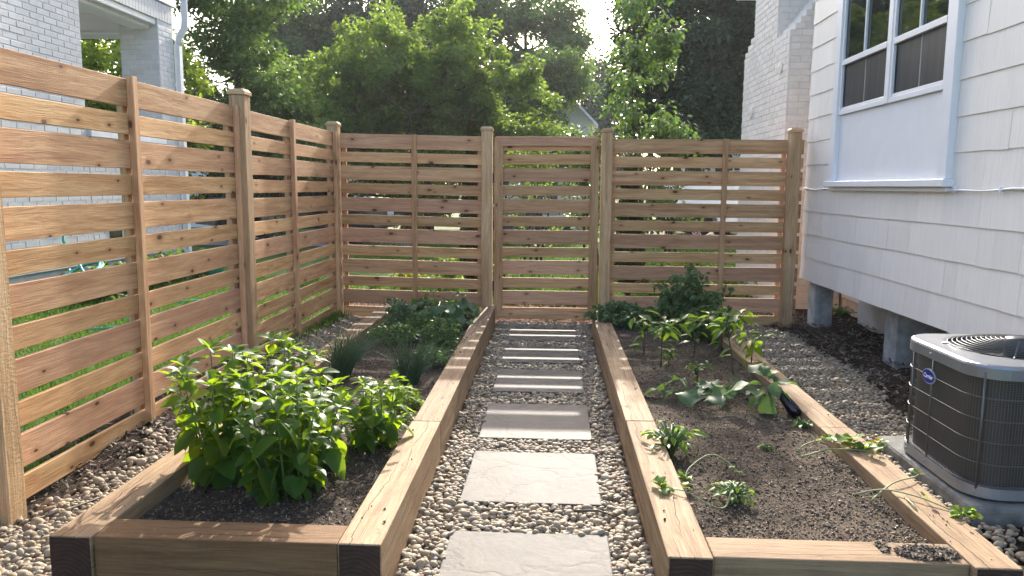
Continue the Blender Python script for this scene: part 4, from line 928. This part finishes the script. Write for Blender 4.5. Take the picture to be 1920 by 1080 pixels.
tree('shade_tree', 'dark tree filling the gap between pear tree and chimney tree', 3.6, 26, -.4, .22, [(3.3,26,6.9,1.3,1.5,2.0,90),(3.0,26,4.6,1.0,1.3,1.5,110),(6.6,27,5.5,1.8,1.6,2.6,170)], 120, .5, .18, darkg, nb=50, thin=.03)
for (x, y, h, r, lab, brown) in ((-.98,9.35,2.04,.17,'narrow dark evergreen with brown tip behind left gate post',1),(.92,9.3,1.62,.20,'narrow dark evergreen behind the fence right of the gate',0)):
    tv = empty('evergreen_shrub', (x, y, 0), lab, 'shrub'); n = 9000
    f = rng.random(n)**.8; z = .03+h*f; rr = r*np.minimum(1, 4*(f+.05))*np.clip(1.03-f, .0, 1)**.55*np.sqrt(rng.random(n)); a = rng.uniform(0,6.28,n)
    V, F = scatter(LEAF4, np.stack([rr*np.cos(a), rr*np.sin(a), z],-1), yawtilt(a+rng.normal(0,.5,n), -1.0+rng.normal(0,.4,n), rng.normal(0,.8,n)), np.repeat(rng.uniform(.03,.065,n)[:,None],3,1)*np.array([1,.6,1]))
    o = bpy.data.objects.new('crown', npmesh('crown', V, F, thuja, rnd=np.repeat(rng.random(n),2))); link(o, tv)
    if brown:
        n = 500; f = .86+.16*rng.random(n); z = h*f; rr = .075*np.clip(1.04-f,0,1)**.5*2*rng.random(n); a = rng.uniform(0,6.28,n)
        V, F = scatter(LEAF4, np.stack([rr*np.cos(a), rr*np.sin(a), z],-1), yawtilt(a, -1.1+rng.normal(0,.3,n), rng.normal(0,.8,n)), np.repeat(rng.uniform(.03,.06,n)[:,None],3,1)*np.array([1,.6,1]))
        o = bpy.data.objects.new('dead_tip', npmesh('dead_tip', V, F, leafmat('dead_evergreen', (.16,.07,.035), (.28,.14,.07), (.2,.1,.04), .2), rnd=np.repeat(rng.random(n),2))); link(o, tv)
    mb = MB(); mb.tube([(x,y,-.05),(x,y,h*.5),(x,y,h*.9)], [.035,.022,.006], 6); mb.build('trunk', barkm, tv)
# low plants in the border behind the fence
yel = leafmat('chartreuse_leaf', (.12,.19,.02), (.24,.30,.04), (.4,.5,.05), .4)
bpl = [(-1.9,9.6,.30,.30,yel,'chartreuse leafy clump behind the back fence nearest the corner post'),(-1.45,9.9,.40,.33,limeg,'green leafy clump behind the batten of the back fence'),(-1.0,10.2,.34,.3,yel,'chartreuse leafy clump behind fence left of gate'),(-.75,9.7,.22,.24,midg,'low green clump beside the evergreen left of gate'),
       (1.55,9.8,.42,.34,yel,'chartreuse leafy clump behind right fence section near evergreen'),(1.95,10.4,.50,.36,limeg,'green leafy clump in front of the white chimney'),(2.15,9.4,.30,.26,yel,'chartreuse leafy clump at the foot of the chimney'),(1.25,10.6,.36,.3,limeg,'green leafy clump behind pale flowers right of gate')]
for (x, y, h, r, mt, lab) in bpl:
    tree('border_plant', lab, x, y, 0, .008, [(x,y,h*.5,r*.8,r*.8,h*.5,26)], 14, .10, .075, mt, stems=3, nb=12, cat='plant', T=LEAF6, group='leafy plants behind the back fence', spread=.05)
petal = simple('petal', (.75,.5,.5), .6)
for (x, y, h) in ((1.62,10.9,.62),(1.78,10.9,.55),(2.0,10.8,.66)):
    fv = empty('flower', (x, y, 0), ['leftmost','middle','tallest, rightmost'][int((x>1.7))+int(x>1.9)]+' of three pale pink flower heads behind the right fence section', 'flower', 'pale flowers behind the right fence')
    mb = MB(); mb.tube([(x,y,-.03),(x+.02,y,h*.6),(x,y,h)], .005, 5); mb.build('stem', barkm, fv)
    n = 60; d = rng.normal(size=(n,3)); d /= np.linalg.norm(d,axis=1)[:,None]
    V, F = scatter(LEAF4, d*.05+np.array([0,0,h]), rotmats(n), np.full((n,3),.045)); o = bpy.data.objects.new('bloom', npmesh('bloom', V, F, petal)); link(o, fv)
n = 260; C = np.stack([rng.uniform(-5.25,-4.75,n), rng.uniform(7.9,10.4,n), rng.uniform(.1,.36,n)],-1)
V, F, rv = leaves(C, np.full(n,.12), 16, .09, LEAF6); tag(inst('ground_cover', npmesh('ground_cover', V, F, midg, rnd=rv)), 'leafy green ground cover along the grey brick house', 'plants', kind='stuff')

# lens veil imitated by an added, even scattering volume round everything
m = bpy.data.materials.new('lens_veil'); m.use_nodes = True; nt = m.node_tree; nt.nodes.clear()
vo = nt.nodes.new('ShaderNodeVolumePrincipled'); vo.inputs['Density'].default_value = .0006; vo.inputs['Color'].default_value = (.93,.96,1.0,1); vo.inputs['Anisotropy'].default_value = .35
ou = nt.nodes.new('ShaderNodeOutputMaterial'); nt.links.new(vo.outputs[0], ou.inputs['Volume'])
mb = MB(); mb.box(-402, 402, -62, 702, -2.4, 16.0); tag(mb.build('lens_veil_box', m), kind='stuff')
# ------------------------------------------------------------ garden plants
def leafmesh(name, mat, W=.5, n=7, curl=.35, fold=.22, p=.85, q=.8, pet=.0, wav=.0, lobes=0, pucker=.0):
    """single leaf of unit length along +x; optional stalk, lobed or wavy edge"""
    V = []; F = []
    x0 = pet
    for i in range(n+1):
        t_ = i/n; w = W*.5*max(0, math.sin(math.pi*min(1, t_**p)))**q
        if lobes: w *= 1+.22*math.sin(t_*math.pi*lobes*2)
        if i in (0, n): w = .004
        x = x0+t_; z = -curl*t_*t_
        zz = wav*math.sin(t_*9)*w
        V += [(x, w, z+fold*w+zz), (x, w*.5, z+fold*w*.35+pucker*(1 if i % 2 else .2)*w), (x, 0, z), (x, -w*.5, z+fold*w*.35+pucker*(1 if i % 2 else .2)*w), (x, -w, z+fold*w-zz)]
    for i in range(n):
        for k in range(4): a = i*5+k; F.append((a, a+5, a+6, a+1))
    if pet:
        b0 = len(V); V += [(0,.012,0),(0,-.012,0),(0,0,-.018),(x0+.03,.01,.0),(x0+.03,-.01,.0),(x0+.03,0,-.014)]
        F += [(b0,b0+3,b0+4,b0+1),(b0+1,b0+4,b0+5,b0+2),(b0+2,b0+5,b0+3,b0)]
    me = pymesh(name, V, F, mat, True)
    return me
basm = leafmat('basil_leaf', (.017,.07,.011), (.05,.135,.017), (.42,.62,.02), .42, .48, .3, attr=False, yellow=.012)
pepm = leafmat('pepper_leaf', (.035,.11,.018), (.08,.19,.03), (.38,.60,.04), .50, .3, .5, attr=False, yellow=.06)
eggm = leafmat('eggplant_leaf', (.06,.12,.045), (.11,.17,.07), (.22,.38,.06), .40, .55, .3, attr=False)
sqm = leafmat('squash_leaf', (.045,.11,.045), (.095,.18,.075), (.20,.36,.05), .35, .5, .35, attr=False)
vinem = leafmat('vine_leaf', (.07,.15,.025), (.15,.24,.05), (.40,.58,.06), .45, .45, .3, attr=False, yellow=.08)
herbm = leafmat('herb_leaf', (.035,.09,.028), (.085,.16,.05), (.14,.28,.04), .35, .45, .35)
tomm = leafmat('tomato_leaf', (.06,.115,.045), (.13,.20,.08), (.14,.26,.05), .35, .5, .3)
chivem = leafmat('chive_blade', (.06,.135,.065), (.13,.22,.11), (.14,.28,.09), .25, .4, .4)
stemg = simple('green_stem', (.11,.19,.05), .55, var=.15); stemd = simple('brown_stem', (.10,.08,.045), .7, var=.2); vinest = simple('vine_stem', (.28,.32,.13), .6, var=.2)
def spots(name, o): return o
def put(parent, mesh, p, yaw, pitch, roll, s, name='leaf'):
    M = Matrix.Translation(Vector(p)) @ Matrix.Rotation(yaw, 4, 'Z') @ Matrix.Rotation(-pitch, 4, 'Y') @ Matrix.Rotation(roll, 4, 'X') @ Matrix.Scale(s, 4)
    return inst(name, mesh, parent, M=M)
BAS = [leafmesh('basil_leaf', basm, .62, 7, c, f, .80, .75, pet=.12, pucker=.10) for c, f in ((.28,.25),(.45,.30),(.15,.45),(.6,.15))]
def basil(label, x, y, h, rad, stems, per, seed, lmax=.085, zb=None):
    random.seed(seed); zb = float(zL(x, y))-.005 if zb is None else zb
    pl = empty('basil_plant', (x, y, zb), label, 'basil', 'basil plants in the left bed'); mb = MB(); cnt = 0
    for k in range(stems):
        a = k*2.4+random.uniform(-.3,.3); rr = rad*math.sqrt((k+.35)/stems); hh = h*random.uniform(.82,1.03)*(1-.22*(rr/rad)**2)
        tip = Vector((x+rr*math.cos(a), y+rr*math.sin(a), zb+hh)); b0 = Vector((x+.03*math.cos(a), y+.03*math.sin(a), zb-.01))
        mid = b0.lerp(tip, .45)+Vector((math.cos(a)*rr*.18, math.sin(a)*rr*.18, -.03))
        P = lambda f: b0*(1-f)**2+mid*2*f*(1-f)+tip*f*f
        mb.tube([P(i/6) for i in range(7)], [.006-.0038*i/6 for i in range(7)], 5)
        nodes = per; ph = random.uniform(0, 3)
        for i in range(nodes):
            f = .10+.86*i/(nodes-1); p = P(f); yaw0 = ph+i*math.pi/2
            for s in (0, math.pi):
                L = lmax*(.62+.55*math.sin(math.pi*min(1,f*.9+.08)))*random.uniform(.6,1.22)
                put(pl, random.choice(BAS), p, yaw0+s+random.uniform(-.35,.35), R(random.uniform(-30,18)-28*(1-f)), R(random.uniform(-30,30)), L); cnt += 1
            if .35 < f < .9 and random.random() < .55:       # side shoots
                ya = yaw0+random.choice((0, math.pi)); q = p+Vector((math.cos(ya)*.045, math.sin(ya)*.045, .03)); mb.tube([p, q], [.003,.0018], 4)
                for s in range(3): put(pl, random.choice(BAS), q, ya+s*2.1+random.uniform(-.3,.3), R(random.uniform(0,40)), R(random.uniform(-25,25)), lmax*random.uniform(.42,.68)); cnt += 1
        for s in range(6):
            put(pl, random.choice(BAS), tip, s*1.05+random.uniform(-.2,.2), R(random.uniform(8,55)), R(random.uniform(-20,20)), lmax*random.uniform(.45,.75)); cnt += 1
    mb.build('stem', stemg, pl, True)
    return pl
basil('tallest left basil bush, spilling over the outer timber of the left bed', -1.30, 2.93, .54, .25, 12, 8, 1, .10)
basil('front basil bush nearest the camera in the left bed', -1.00, 2.79, .46, .21, 10, 8, 2, .098)
basil('rear basil bush reaching up against the left fence post', -1.22, 3.30, .54, .18, 9, 7, 3, .10)
basil('smaller basil bush on the right, nearest the inner timber of the left bed', -.80, 3.36, .32, .16, 8, 7, 4, .085)
basil('middle basil bush squeezed between its taller neighbours', -1.00, 3.10, .42, .16, 8, 7, 5, .095)
def chives(label, x, y, h, n, lean, seed):
    r_ = np.random.default_rng(seed); zb = float(zL(x,y)); pl = empty('chive_clump', (x, y, zb), label, 'chives', 'chive clumps in the left bed'); V0 = []; F0 = []; c = 0
    for i in range(n):
        a = r_.uniform(0,6.28); rr = .055*math.sqrt(r_.random()); sp = abs(r_.normal(0,.50))+.06; L = h*r_.uniform(.65,1.15); bx_, by_ = rr*math.cos(a), rr*math.sin(a); a2 = a+r_.normal(0,.5)
        for k in range(5):
            f = k/4; ww = .0030*(1-.75*f); px = bx_+math.cos(a2)*L*(sp*f**1.7)+lean[0]*L*f*f; py = by_+math.sin(a2)*L*(sp*f**1.7)+lean[1]*L*f*f; pz = L*(f-.28*sp*f*f)
            V0 += [(px-ww, py, pz), (px+ww*.5, py+ww, pz), (px+ww*.5, py-ww, pz)]
        for k in range(4):
            b0 = c+k*3
            for q in range(3): F0.append((b0+q, b0+(q+1)%3, b0+3+(q+1)%3, b0+3+q))
        c += 15
    o = bpy.data.objects.new('blades', npmesh('blades', V0, F0, chivem, True, rnd=np.repeat(r_.random(n),12))); link(o, pl); tag(o, kind='stuff')
chives('wide chive clump beside the outer timber of the left bed', -1.30, 4.62, .31, 210, (.22,.0), 11)
chives('upright chive clump near the inner timber of the left bed', -.86, 4.52, .30, 160, (.18,0), 12)
chives('loose thin chive clump behind the wide one at the outer timber', -1.36, 5.15, .20, 50, (.1,.1), 13)
def herb(name, label, x, y, h, r, clumps, per, L, mat, cat, zf, T=LEAF6, stems=8, zs=.7, cr=.055, up=False, group=None):
    zb = float(zf(x, y)); pl = empty(name, (x, y, zb), label, cat, group); n = clumps
    a = rng.uniform(0,6.28,n); q = np.sqrt(rng.random(n)); z = h*(.15+.85*rng.random(n)*(1-.55*q**2))
    C = np.stack([r*q*np.cos(a), r*q*np.sin(a), z],-1)
    V, F, rv = leaves(C, cr*rng.uniform(.6,1.3,n), per, L, T, zs=zs, droop=-.5 if up else .1)
    o = bpy.data.objects.new('foliage', npmesh('foliage', V, F, mat, rnd=rv)); link(o, pl); tag(o, kind='stuff')
    mb = MB()
    for c in C[:stems*2]: mb.tube([(x+c[0]*.15,y+c[1]*.15,zb-.01),(x+c[0]*.7,y+c[1]*.7,zb+c[2]*.6),(x+c[0],y+c[1],zb+c[2])], [.004,.003,.0015], 4)
    mb.build('stem', stemg, pl, True); return pl
herb('parsley_plant','curly parsley clump between chives and squash in the left bed',-1.18,5.62,.17,.18,50,22,.026,herbm,'parsley',zL,cr=.045)
herb('parsley_plant','small parsley sprout behind the upright chives in the left bed',-.78,5.05,.13,.16,40,22,.022,herbm,'parsley',zL,cr=.04)
herb('oregano_plant','trailing low herb by the inner timber of the left bed',-.80,5.55,.22,.15,46,22,.026,herbm,'herb',zL,cr=.045)
herb('dill_plant','feathery upright herb at the far outer corner of left bed',-1.26,6.2,.28,.10,36,22,.030,chivem,'herb',zL,T=LEAF4,cr=.05,up=True)
herb('thyme_plant','spreading thyme patch in front of the squash in left bed',-.98,5.95,.20,.22,70,24,.028,herbm,'herb',zL,cr=.05)
herb('mint_plant','little bright green mint sprig right of the basil bushes',-.86,4.02,.11,.16,44,12,.030,limeg,'mint',zL,cr=.04)
herb('clover_patch','sparse clover sprouts on soil beyond the smallest basil',-.82,3.72,.06,.12,24,8,.024,limeg,'clover',zL,cr=.03)
SQ = [leafmesh('squash_leaf', sqm, .98, 7, c, .18, .72, .55, pet=.1, wav=.25, lobes=2) for c in (.25,.4)]
def squash(label, x, y, zf, h, r, n, L, seed, mat=None, name='squash_plant', cat='squash', meshes=None, group=None):
    random.seed(seed); zb = float(zf(x, y)); pl = empty(name, (x, y, zb), label, cat, group); mb = MB()
    for k in range(n):
        a = k*2.4; q = math.sqrt((k+.4)/n); e = Vector((x+r*q*math.cos(a), y+r*q*math.sin(a), zb+h*random.uniform(.6,1.05)*(1-.45*q)))
        md = Vector((x, y, zb)).lerp(e, .5)+Vector((0,0,h*.12)); mb.tube([(x,y,zb-.01), md, e], [.006,.005,.004], 5)
        put(pl, random.choice(meshes or SQ), e, a+random.uniform(-.6,.6), R(random.uniform(-25,10)), R(random.uniform(-22,22)), L*random.uniform(.7,1.15))
    mb.build('stem', stemg, pl, True); return pl
squash('broad leafy squash plant at the far end of left bed', -.98, 6.50, zL, .32, .27, 30, .15, 21)
squash('second leafy squash sprawling to the inner far corner of left bed', -.86, 6.25, zL, .22, .20, 18, .10, 22)
# right bed -----------------------------------------------------------------
def tomato(label, x, y, h, r, n, seed, zf=zR):
    zb = float(zf(x, y)); pl = empty('tomato_plant', (x, y, zb), label, 'tomato plant', 'tomato plants at the far end of the right bed'); r_ = np.random.default_rng(seed); mb = MB(); C = []
    for k in range(n):
        a = k*2.4; q = math.sqrt((k+.3)/n); tip = Vector((x+r*q*math.cos(a), y+r*q*.8*math.sin(a), zb+h*r_.uniform(.55,1.0)*(1-.5*q*q))); b0 = Vector((x,y,zb-.01)); md = b0.lerp(tip,.5)+Vector((r_.normal(0,.04), r_.normal(0,.04), .05*h))
        mb.tube([b0, md, tip], [.008,.006,.003], 5)
        for i in range(7):
            f = .25+.75*i/6; p = b0.lerp(md, f*2) if f < .5 else md.lerp(tip, f*2-1); ya = r_.uniform(0,6.28); e = p+Vector((math.cos(ya)*.09, math.sin(ya)*.09, -.015)); mb.tube([p, e], [.0025,.0012], 4)
            C += [(p.lerp(e, g)-Vector((x,y,zb)))[:] for g in (.45,.75,1.0)]
    C = np.array(C); V, F, rv = leaves(C, np.full(len(C), .038), 8, .042, LEAF6, droop=.5); o = bpy.data.objects.new('foliage', npmesh('foliage', V, F, tomm, rnd=rv)); link(o, pl); tag(o, kind='stuff')
    mb.build('stem', stemg, pl, True); return pl
tomato('tall bushy tomato plant in front of the right fence section', 1.12, 6.30, .56, .34, 22, 31)
tomato('low tomato plant sprawling over the far end of the inner timber', .62, 6.55, .26, .30, 16, 32)
tomato('medium tomato plant at far outer corner of right bed', 1.22, 5.95, .34, .20, 12, 33)
mb = MB(); mb.lathe([(.004,0),(.03,.005),(.042,.03),(.04,.055),(.02,.07),(.004,.072)], (1.20,5.62,.30), 16); tag(mb.build('green_tomato', simple('green_fruit', (.05,.12,.035), .25), None, True), 'round dark green fruit hanging at the right edge of tall tomato', 'fruit')
PEP = [leafmesh('pepper_leaf', pepm, .46, 7, c, f, .9, .85, pet=.22) for c, f in ((.30,.3),(.5,.2),(.18,.4))]
podm = simple('pepper_pod', (.03,.09,.02), .22)
def pepper(label, x, y, h, r, n, seed, L=.085, pods=2, lean=(0,0)):
    random.seed(seed); zb = float(zR(x, y)); pl = empty('pepper_plant', (x, y, zb), label, 'pepper plant', 'pepper plants in the right bed'); mb = MB()
    fork = Vector((x+lean[0]*.5, y+lean[1]*.5, zb+h*.55)); mb.tube([(x,y,zb-.01), (x+lean[0]*.2, y+lean[1]*.2, zb+h*.3), fork], [.005,.0045,.004], 6); tips = []
    for k in range(4):
        a = k*1.57+random.uniform(-.4,.4); tp = fork+Vector((math.cos(a)*r*.6+lean[0]*.5, math.sin(a)*r*.6+lean[1]*.5, h*random.uniform(.25,.45))); mb.tube([fork, fork.lerp(tp,.5)+Vector((0,0,.012)), tp], [.0035,.003,.002], 5); tips.append(tp)
    for i in range(n):
        tp = random.choice(tips); f = random.uniform(.35,1.0); p = fork.lerp(tp, f); put(pl, random.choice(PEP), p, random.uniform(0,6.28), R(random.uniform(-35,35)), R(random.uniform(-30,30)), L*random.uniform(.65,1.15))
    for i in range(4): put(pl, random.choice(PEP), Vector((x,y,zb+h*random.uniform(.2,.5))), random.uniform(0,6.28), R(random.uniform(-30,20)), 0, L*random.uniform(.7,1.0))
    mb.build('stem', stemd, pl, True)
    for i in range(pods):
        p = fork.lerp(random.choice(tips), random.uniform(.3,.8)); m2 = MB(); pl_ = random.uniform(.045,.06)
        m2.lathe([(.002,.0),(.010,-.008),(.0125,-.025),(.008,-pl_*.8),(.001,-pl_)], p, 10); m2.build('pepper_pod', podm, pl, True)
pepper('front left pepper plant with lime leaves near the inner timber', .72, 4.95, .36, .17, 30, 41, .10)
pepper('pepper plant behind the front left one, half hidden by it', .66, 5.40, .30, .13, 18, 42, .095)
pepper('leaning pepper plant in the middle of right bed with hanging pods', 1.14, 4.75, .42, .17, 32, 43, .10, lean=(-.05,.10))
pepper('small pepper plant with lime leaves against the outer timber', 1.30, 4.95, .28, .15, 22, 44, .10, pods=0)
pepper('pepper plant in front of the tall tomato, dark pod below', 1.02, 5.42, .32, .17, 28, 45, .10)
pepper('pale pepper plant beside outer timber behind the leaning one', 1.24, 5.55, .32, .15, 24, 46, .10)
pepper('short dense pepper seedling behind the cucumber leaves', .89, 4.60, .13, .10, 30, 47, .045, 1)
pepper('tiny pepper seedling next to the front left pepper plant', .78, 5.02, .13, .07, 12, 48, .05, 1)
EG = [leafmesh('eggplant_leaf', eggm, .66, 8, c, .15, .85, .7, pet=.18, wav=.3, lobes=2) for c in (.35,.55)]
random.seed(5); ex, ey = 1.14, 3.98; ez = float(zR(ex,ey)); EP = empty('eggplant_plant', (ex,ey,ez), 'eggplant with large felted leaves and one dark purple fruit', 'eggplant'); mb = MB(); top = Vector((ex, ey, ez+.14)); mb.tube([(ex+.03,ey+.02,ez-.01),(ex+.01,ey,ez+.08),top], [.008,.007,.006], 6); mb.build('stem', stemg, EP, True)
for yaw, pt, s, dz in ((2.9,5,.20,.0),(3.5,-28,.13,-.02),(.3,8,.16,.01),(-.5,-20,.15,.0),(1.3,35,.12,.02),(4.4,-50,.13,-.03),(2.1,30,.14,.03),(-.1,-35,.17,.0),(4.9,-15,.10,.02),(1.9,55,.09,.03)):
    put(EP, random.choice(EG), top+Vector((0,0,dz)), yaw, R(pt), R(random.uniform(-20,20)), s)
m2 = MB(); m2.lathe([(.004,0),(.016,-.01),(.021,-.05),(.029,-.10),(.033,-.14),(.027,-.172),(.008,-.185)], (0,0,0), 18); fo = m2.build('fruit', simple('eggplant_skin', (.008,.003,.010), .18), None, True)
fo.parent = EP; fo.matrix_basis = Matrix.Translation((.03,-.02,.135)) @ Matrix.Rotation(R(-38),4,'Y') @ Matrix.Rotation(R(-28),4,'X')
m2 = MB(); m2.lathe([(.006,.012),(.018,.004),(.024,-.018),(.020,-.026)], (0,0,0), 10); co_ = m2.build('calyx', stemg, None, True); co_.parent = fo
squash('cucumber plant with curled yellow leaf beside the bare soil', .78, 4.18, zR, .13, .15, 11, .11, 51, name='cucumber_plant', cat='cucumber')
squash('cucumber plant with dark round leaves left of the eggplant', .99, 4.28, zR, .10, .14, 9, .12, 52, name='cucumber_plant', cat='cucumber')
VN = [leafmesh('vine_leaf', vinem, .85, 6, c, .2, .75, .6, pet=.2, wav=.3, lobes=2) for c in (.3,.5)]
def vine(label, paths, lv, seed, flowers=()):
    random.seed(seed); p0 = Vector(paths[0][0]); pl = empty('cucumber_vine', p0, label, 'vine'); mb = MB(); allp = []
    for P in paths:
        P = [Vector(p) for p in P]; S = []
        for i in range(len(P)-1):
            a, b_, c_, d = P[max(i-1,0)], P[i], P[i+1], P[min(i+2,len(P)-1)]
            for k in range(6):
                t_ = k/6; S.append(.5*((2*b_)+(-a+c_)*t_+(2*a-5*b_+4*c_-d)*t_*t_+(-a+3*b_-3*c_+d)*t_**3))
        S.append(P[-1]); mb.tube(S, [.0036*(1-.45*i/len(S)) for i in range(len(S))], 6); allp.append(S)
    mb.build('stem', vinest, pl, True)
    for (pi, f, n, s) in lv:
        S = allp[pi]
        for k in range(n):
            p = S[min(len(S)-1, int((f+random.uniform(-.06,.06))*(len(S)-1)))]; put(pl, random.choice(VN), p+Vector((0,0,.008)), random.uniform(0,6.28), R(random.uniform(0,50)), R(random.uniform(-30,30)), s*random.uniform(.6,1.15))
    for f in flowers:
        ym = simple('yellow_petal', (.75,.55,.02), .5)
        for k in range(5): put(pl, leafmesh('petal', ym, .6, 5, .1, .3), f, k*1.257, R(35), 0, .022, 'petal')
    return pl
zt = .206
vine('cucumber vine with yellow flowers crossing the outer timber of right bed', [[(1.09,3.28,.16),(1.10,3.30,.20),(1.18,3.34,.215),(1.27,3.36,.21),(1.36,3.34,zt),(1.44,3.30,.20)],[(1.09,3.28,.16),(1.12,3.24,.19),(1.22,3.28,.20),(1.33,3.26,zt),(1.40,3.24,zt)]], [(0,.5,5,.05),(0,.75,8,.075),(1,.8,6,.07),(0,1.0,4,.05)], 61, [(1.40,3.27,.235),(1.44,3.33,.225)])
vine('dry thin vine straggling over outer timber toward the concrete pad', [[(1.17,2.88,.16),(1.25,2.82,.205),(1.33,2.74,.215),(1.40,2.66,zt),(1.44,2.60,.195)],[(1.20,2.80,.17),(1.30,2.86,.215),(1.41,2.93,.215),(1.46,3.0,.20)],[(1.30,2.76,.20),(1.29,2.66,.21),(1.30,2.62,.17)]], [(0,.97,16,.042),(0,.6,2,.025),(1,.9,3,.03)], 62)
vine('curling vine from the soil onto the front of inner timber', [[(.70,2.76,.165),(.67,2.74,.21),(.64,2.70,.17),(.58,2.68,.185),(.50,2.73,.215),(.44,2.76,zt),(.40,2.76,zt)]], [(0,.95,9,.05),(0,.75,3,.03)], 63)
vine('long arching vine beside the inner timber of right bed', [[(.78,3.05,.16),(.73,3.10,.20),(.66,3.10,.225),(.56,3.0,.20),(.54,2.92,.175),(.58,2.90,.17)]], [(0,.8,8,.045),(0,.1,3,.03)], 64)
BEAN = [leafmesh('bean_leaf', vinem, .60, 6, c, .25, .85, .8, pet=.15) for c in (.3,.5)]
random.seed(8); squash('leafy young plant leaning on the inner timber near its joint', .535, 3.30, zR, .19, .10, 34, .055, 71, name='bean_plant', cat='seedling', meshes=BEAN+PEP)
squash('low bright seedling cluster at the front of the right bed', .70, 2.82, zR, .085, .07, 34, .032, 72, name='seedling', cat='seedling', meshes=BEAN)
squash('tiny weed sprout right of the eggplant fruit', 1.24, 3.72, zR, .06, .05, 12, .03, 73, name='weed', cat='weed', meshes=BEAN)
squash('tiny weed sprout in the middle of bare soil', .98, 3.42, zR, .03, .03, 7, .022, 74, name='weed', cat='weed', meshes=BEAN)
squash('small weed growing beside the basement window', 2.95, 7.9, lambda x,y: .02, .14, .12, 30, .05, 75, name='weed', cat='weed', meshes=BEAN)
# bits lying about: twigs on the gravel, leaf crumbs on the timbers
for (pts, lab) in (([(-1.98,2.72,.03),(-1.90,2.83,.035),(-1.84,3.0,.03)],'brown twig lying on the pebbles near the first fence post'),([(.10,2.95,.03),(.20,2.96,.03),(.28,2.90,.028)],'thin twig on pebbles beside the second stepping stone'),([(-1.72,3.1,.03),(-1.66,3.22,.03)],'short twig on pebbles beside the left bed')):
    mb = MB(); mb.tube(pts, [.006,.005,.003][:len(pts)], 6); tag(mb.build('twig', stemd, None, True), lab, 'twig')
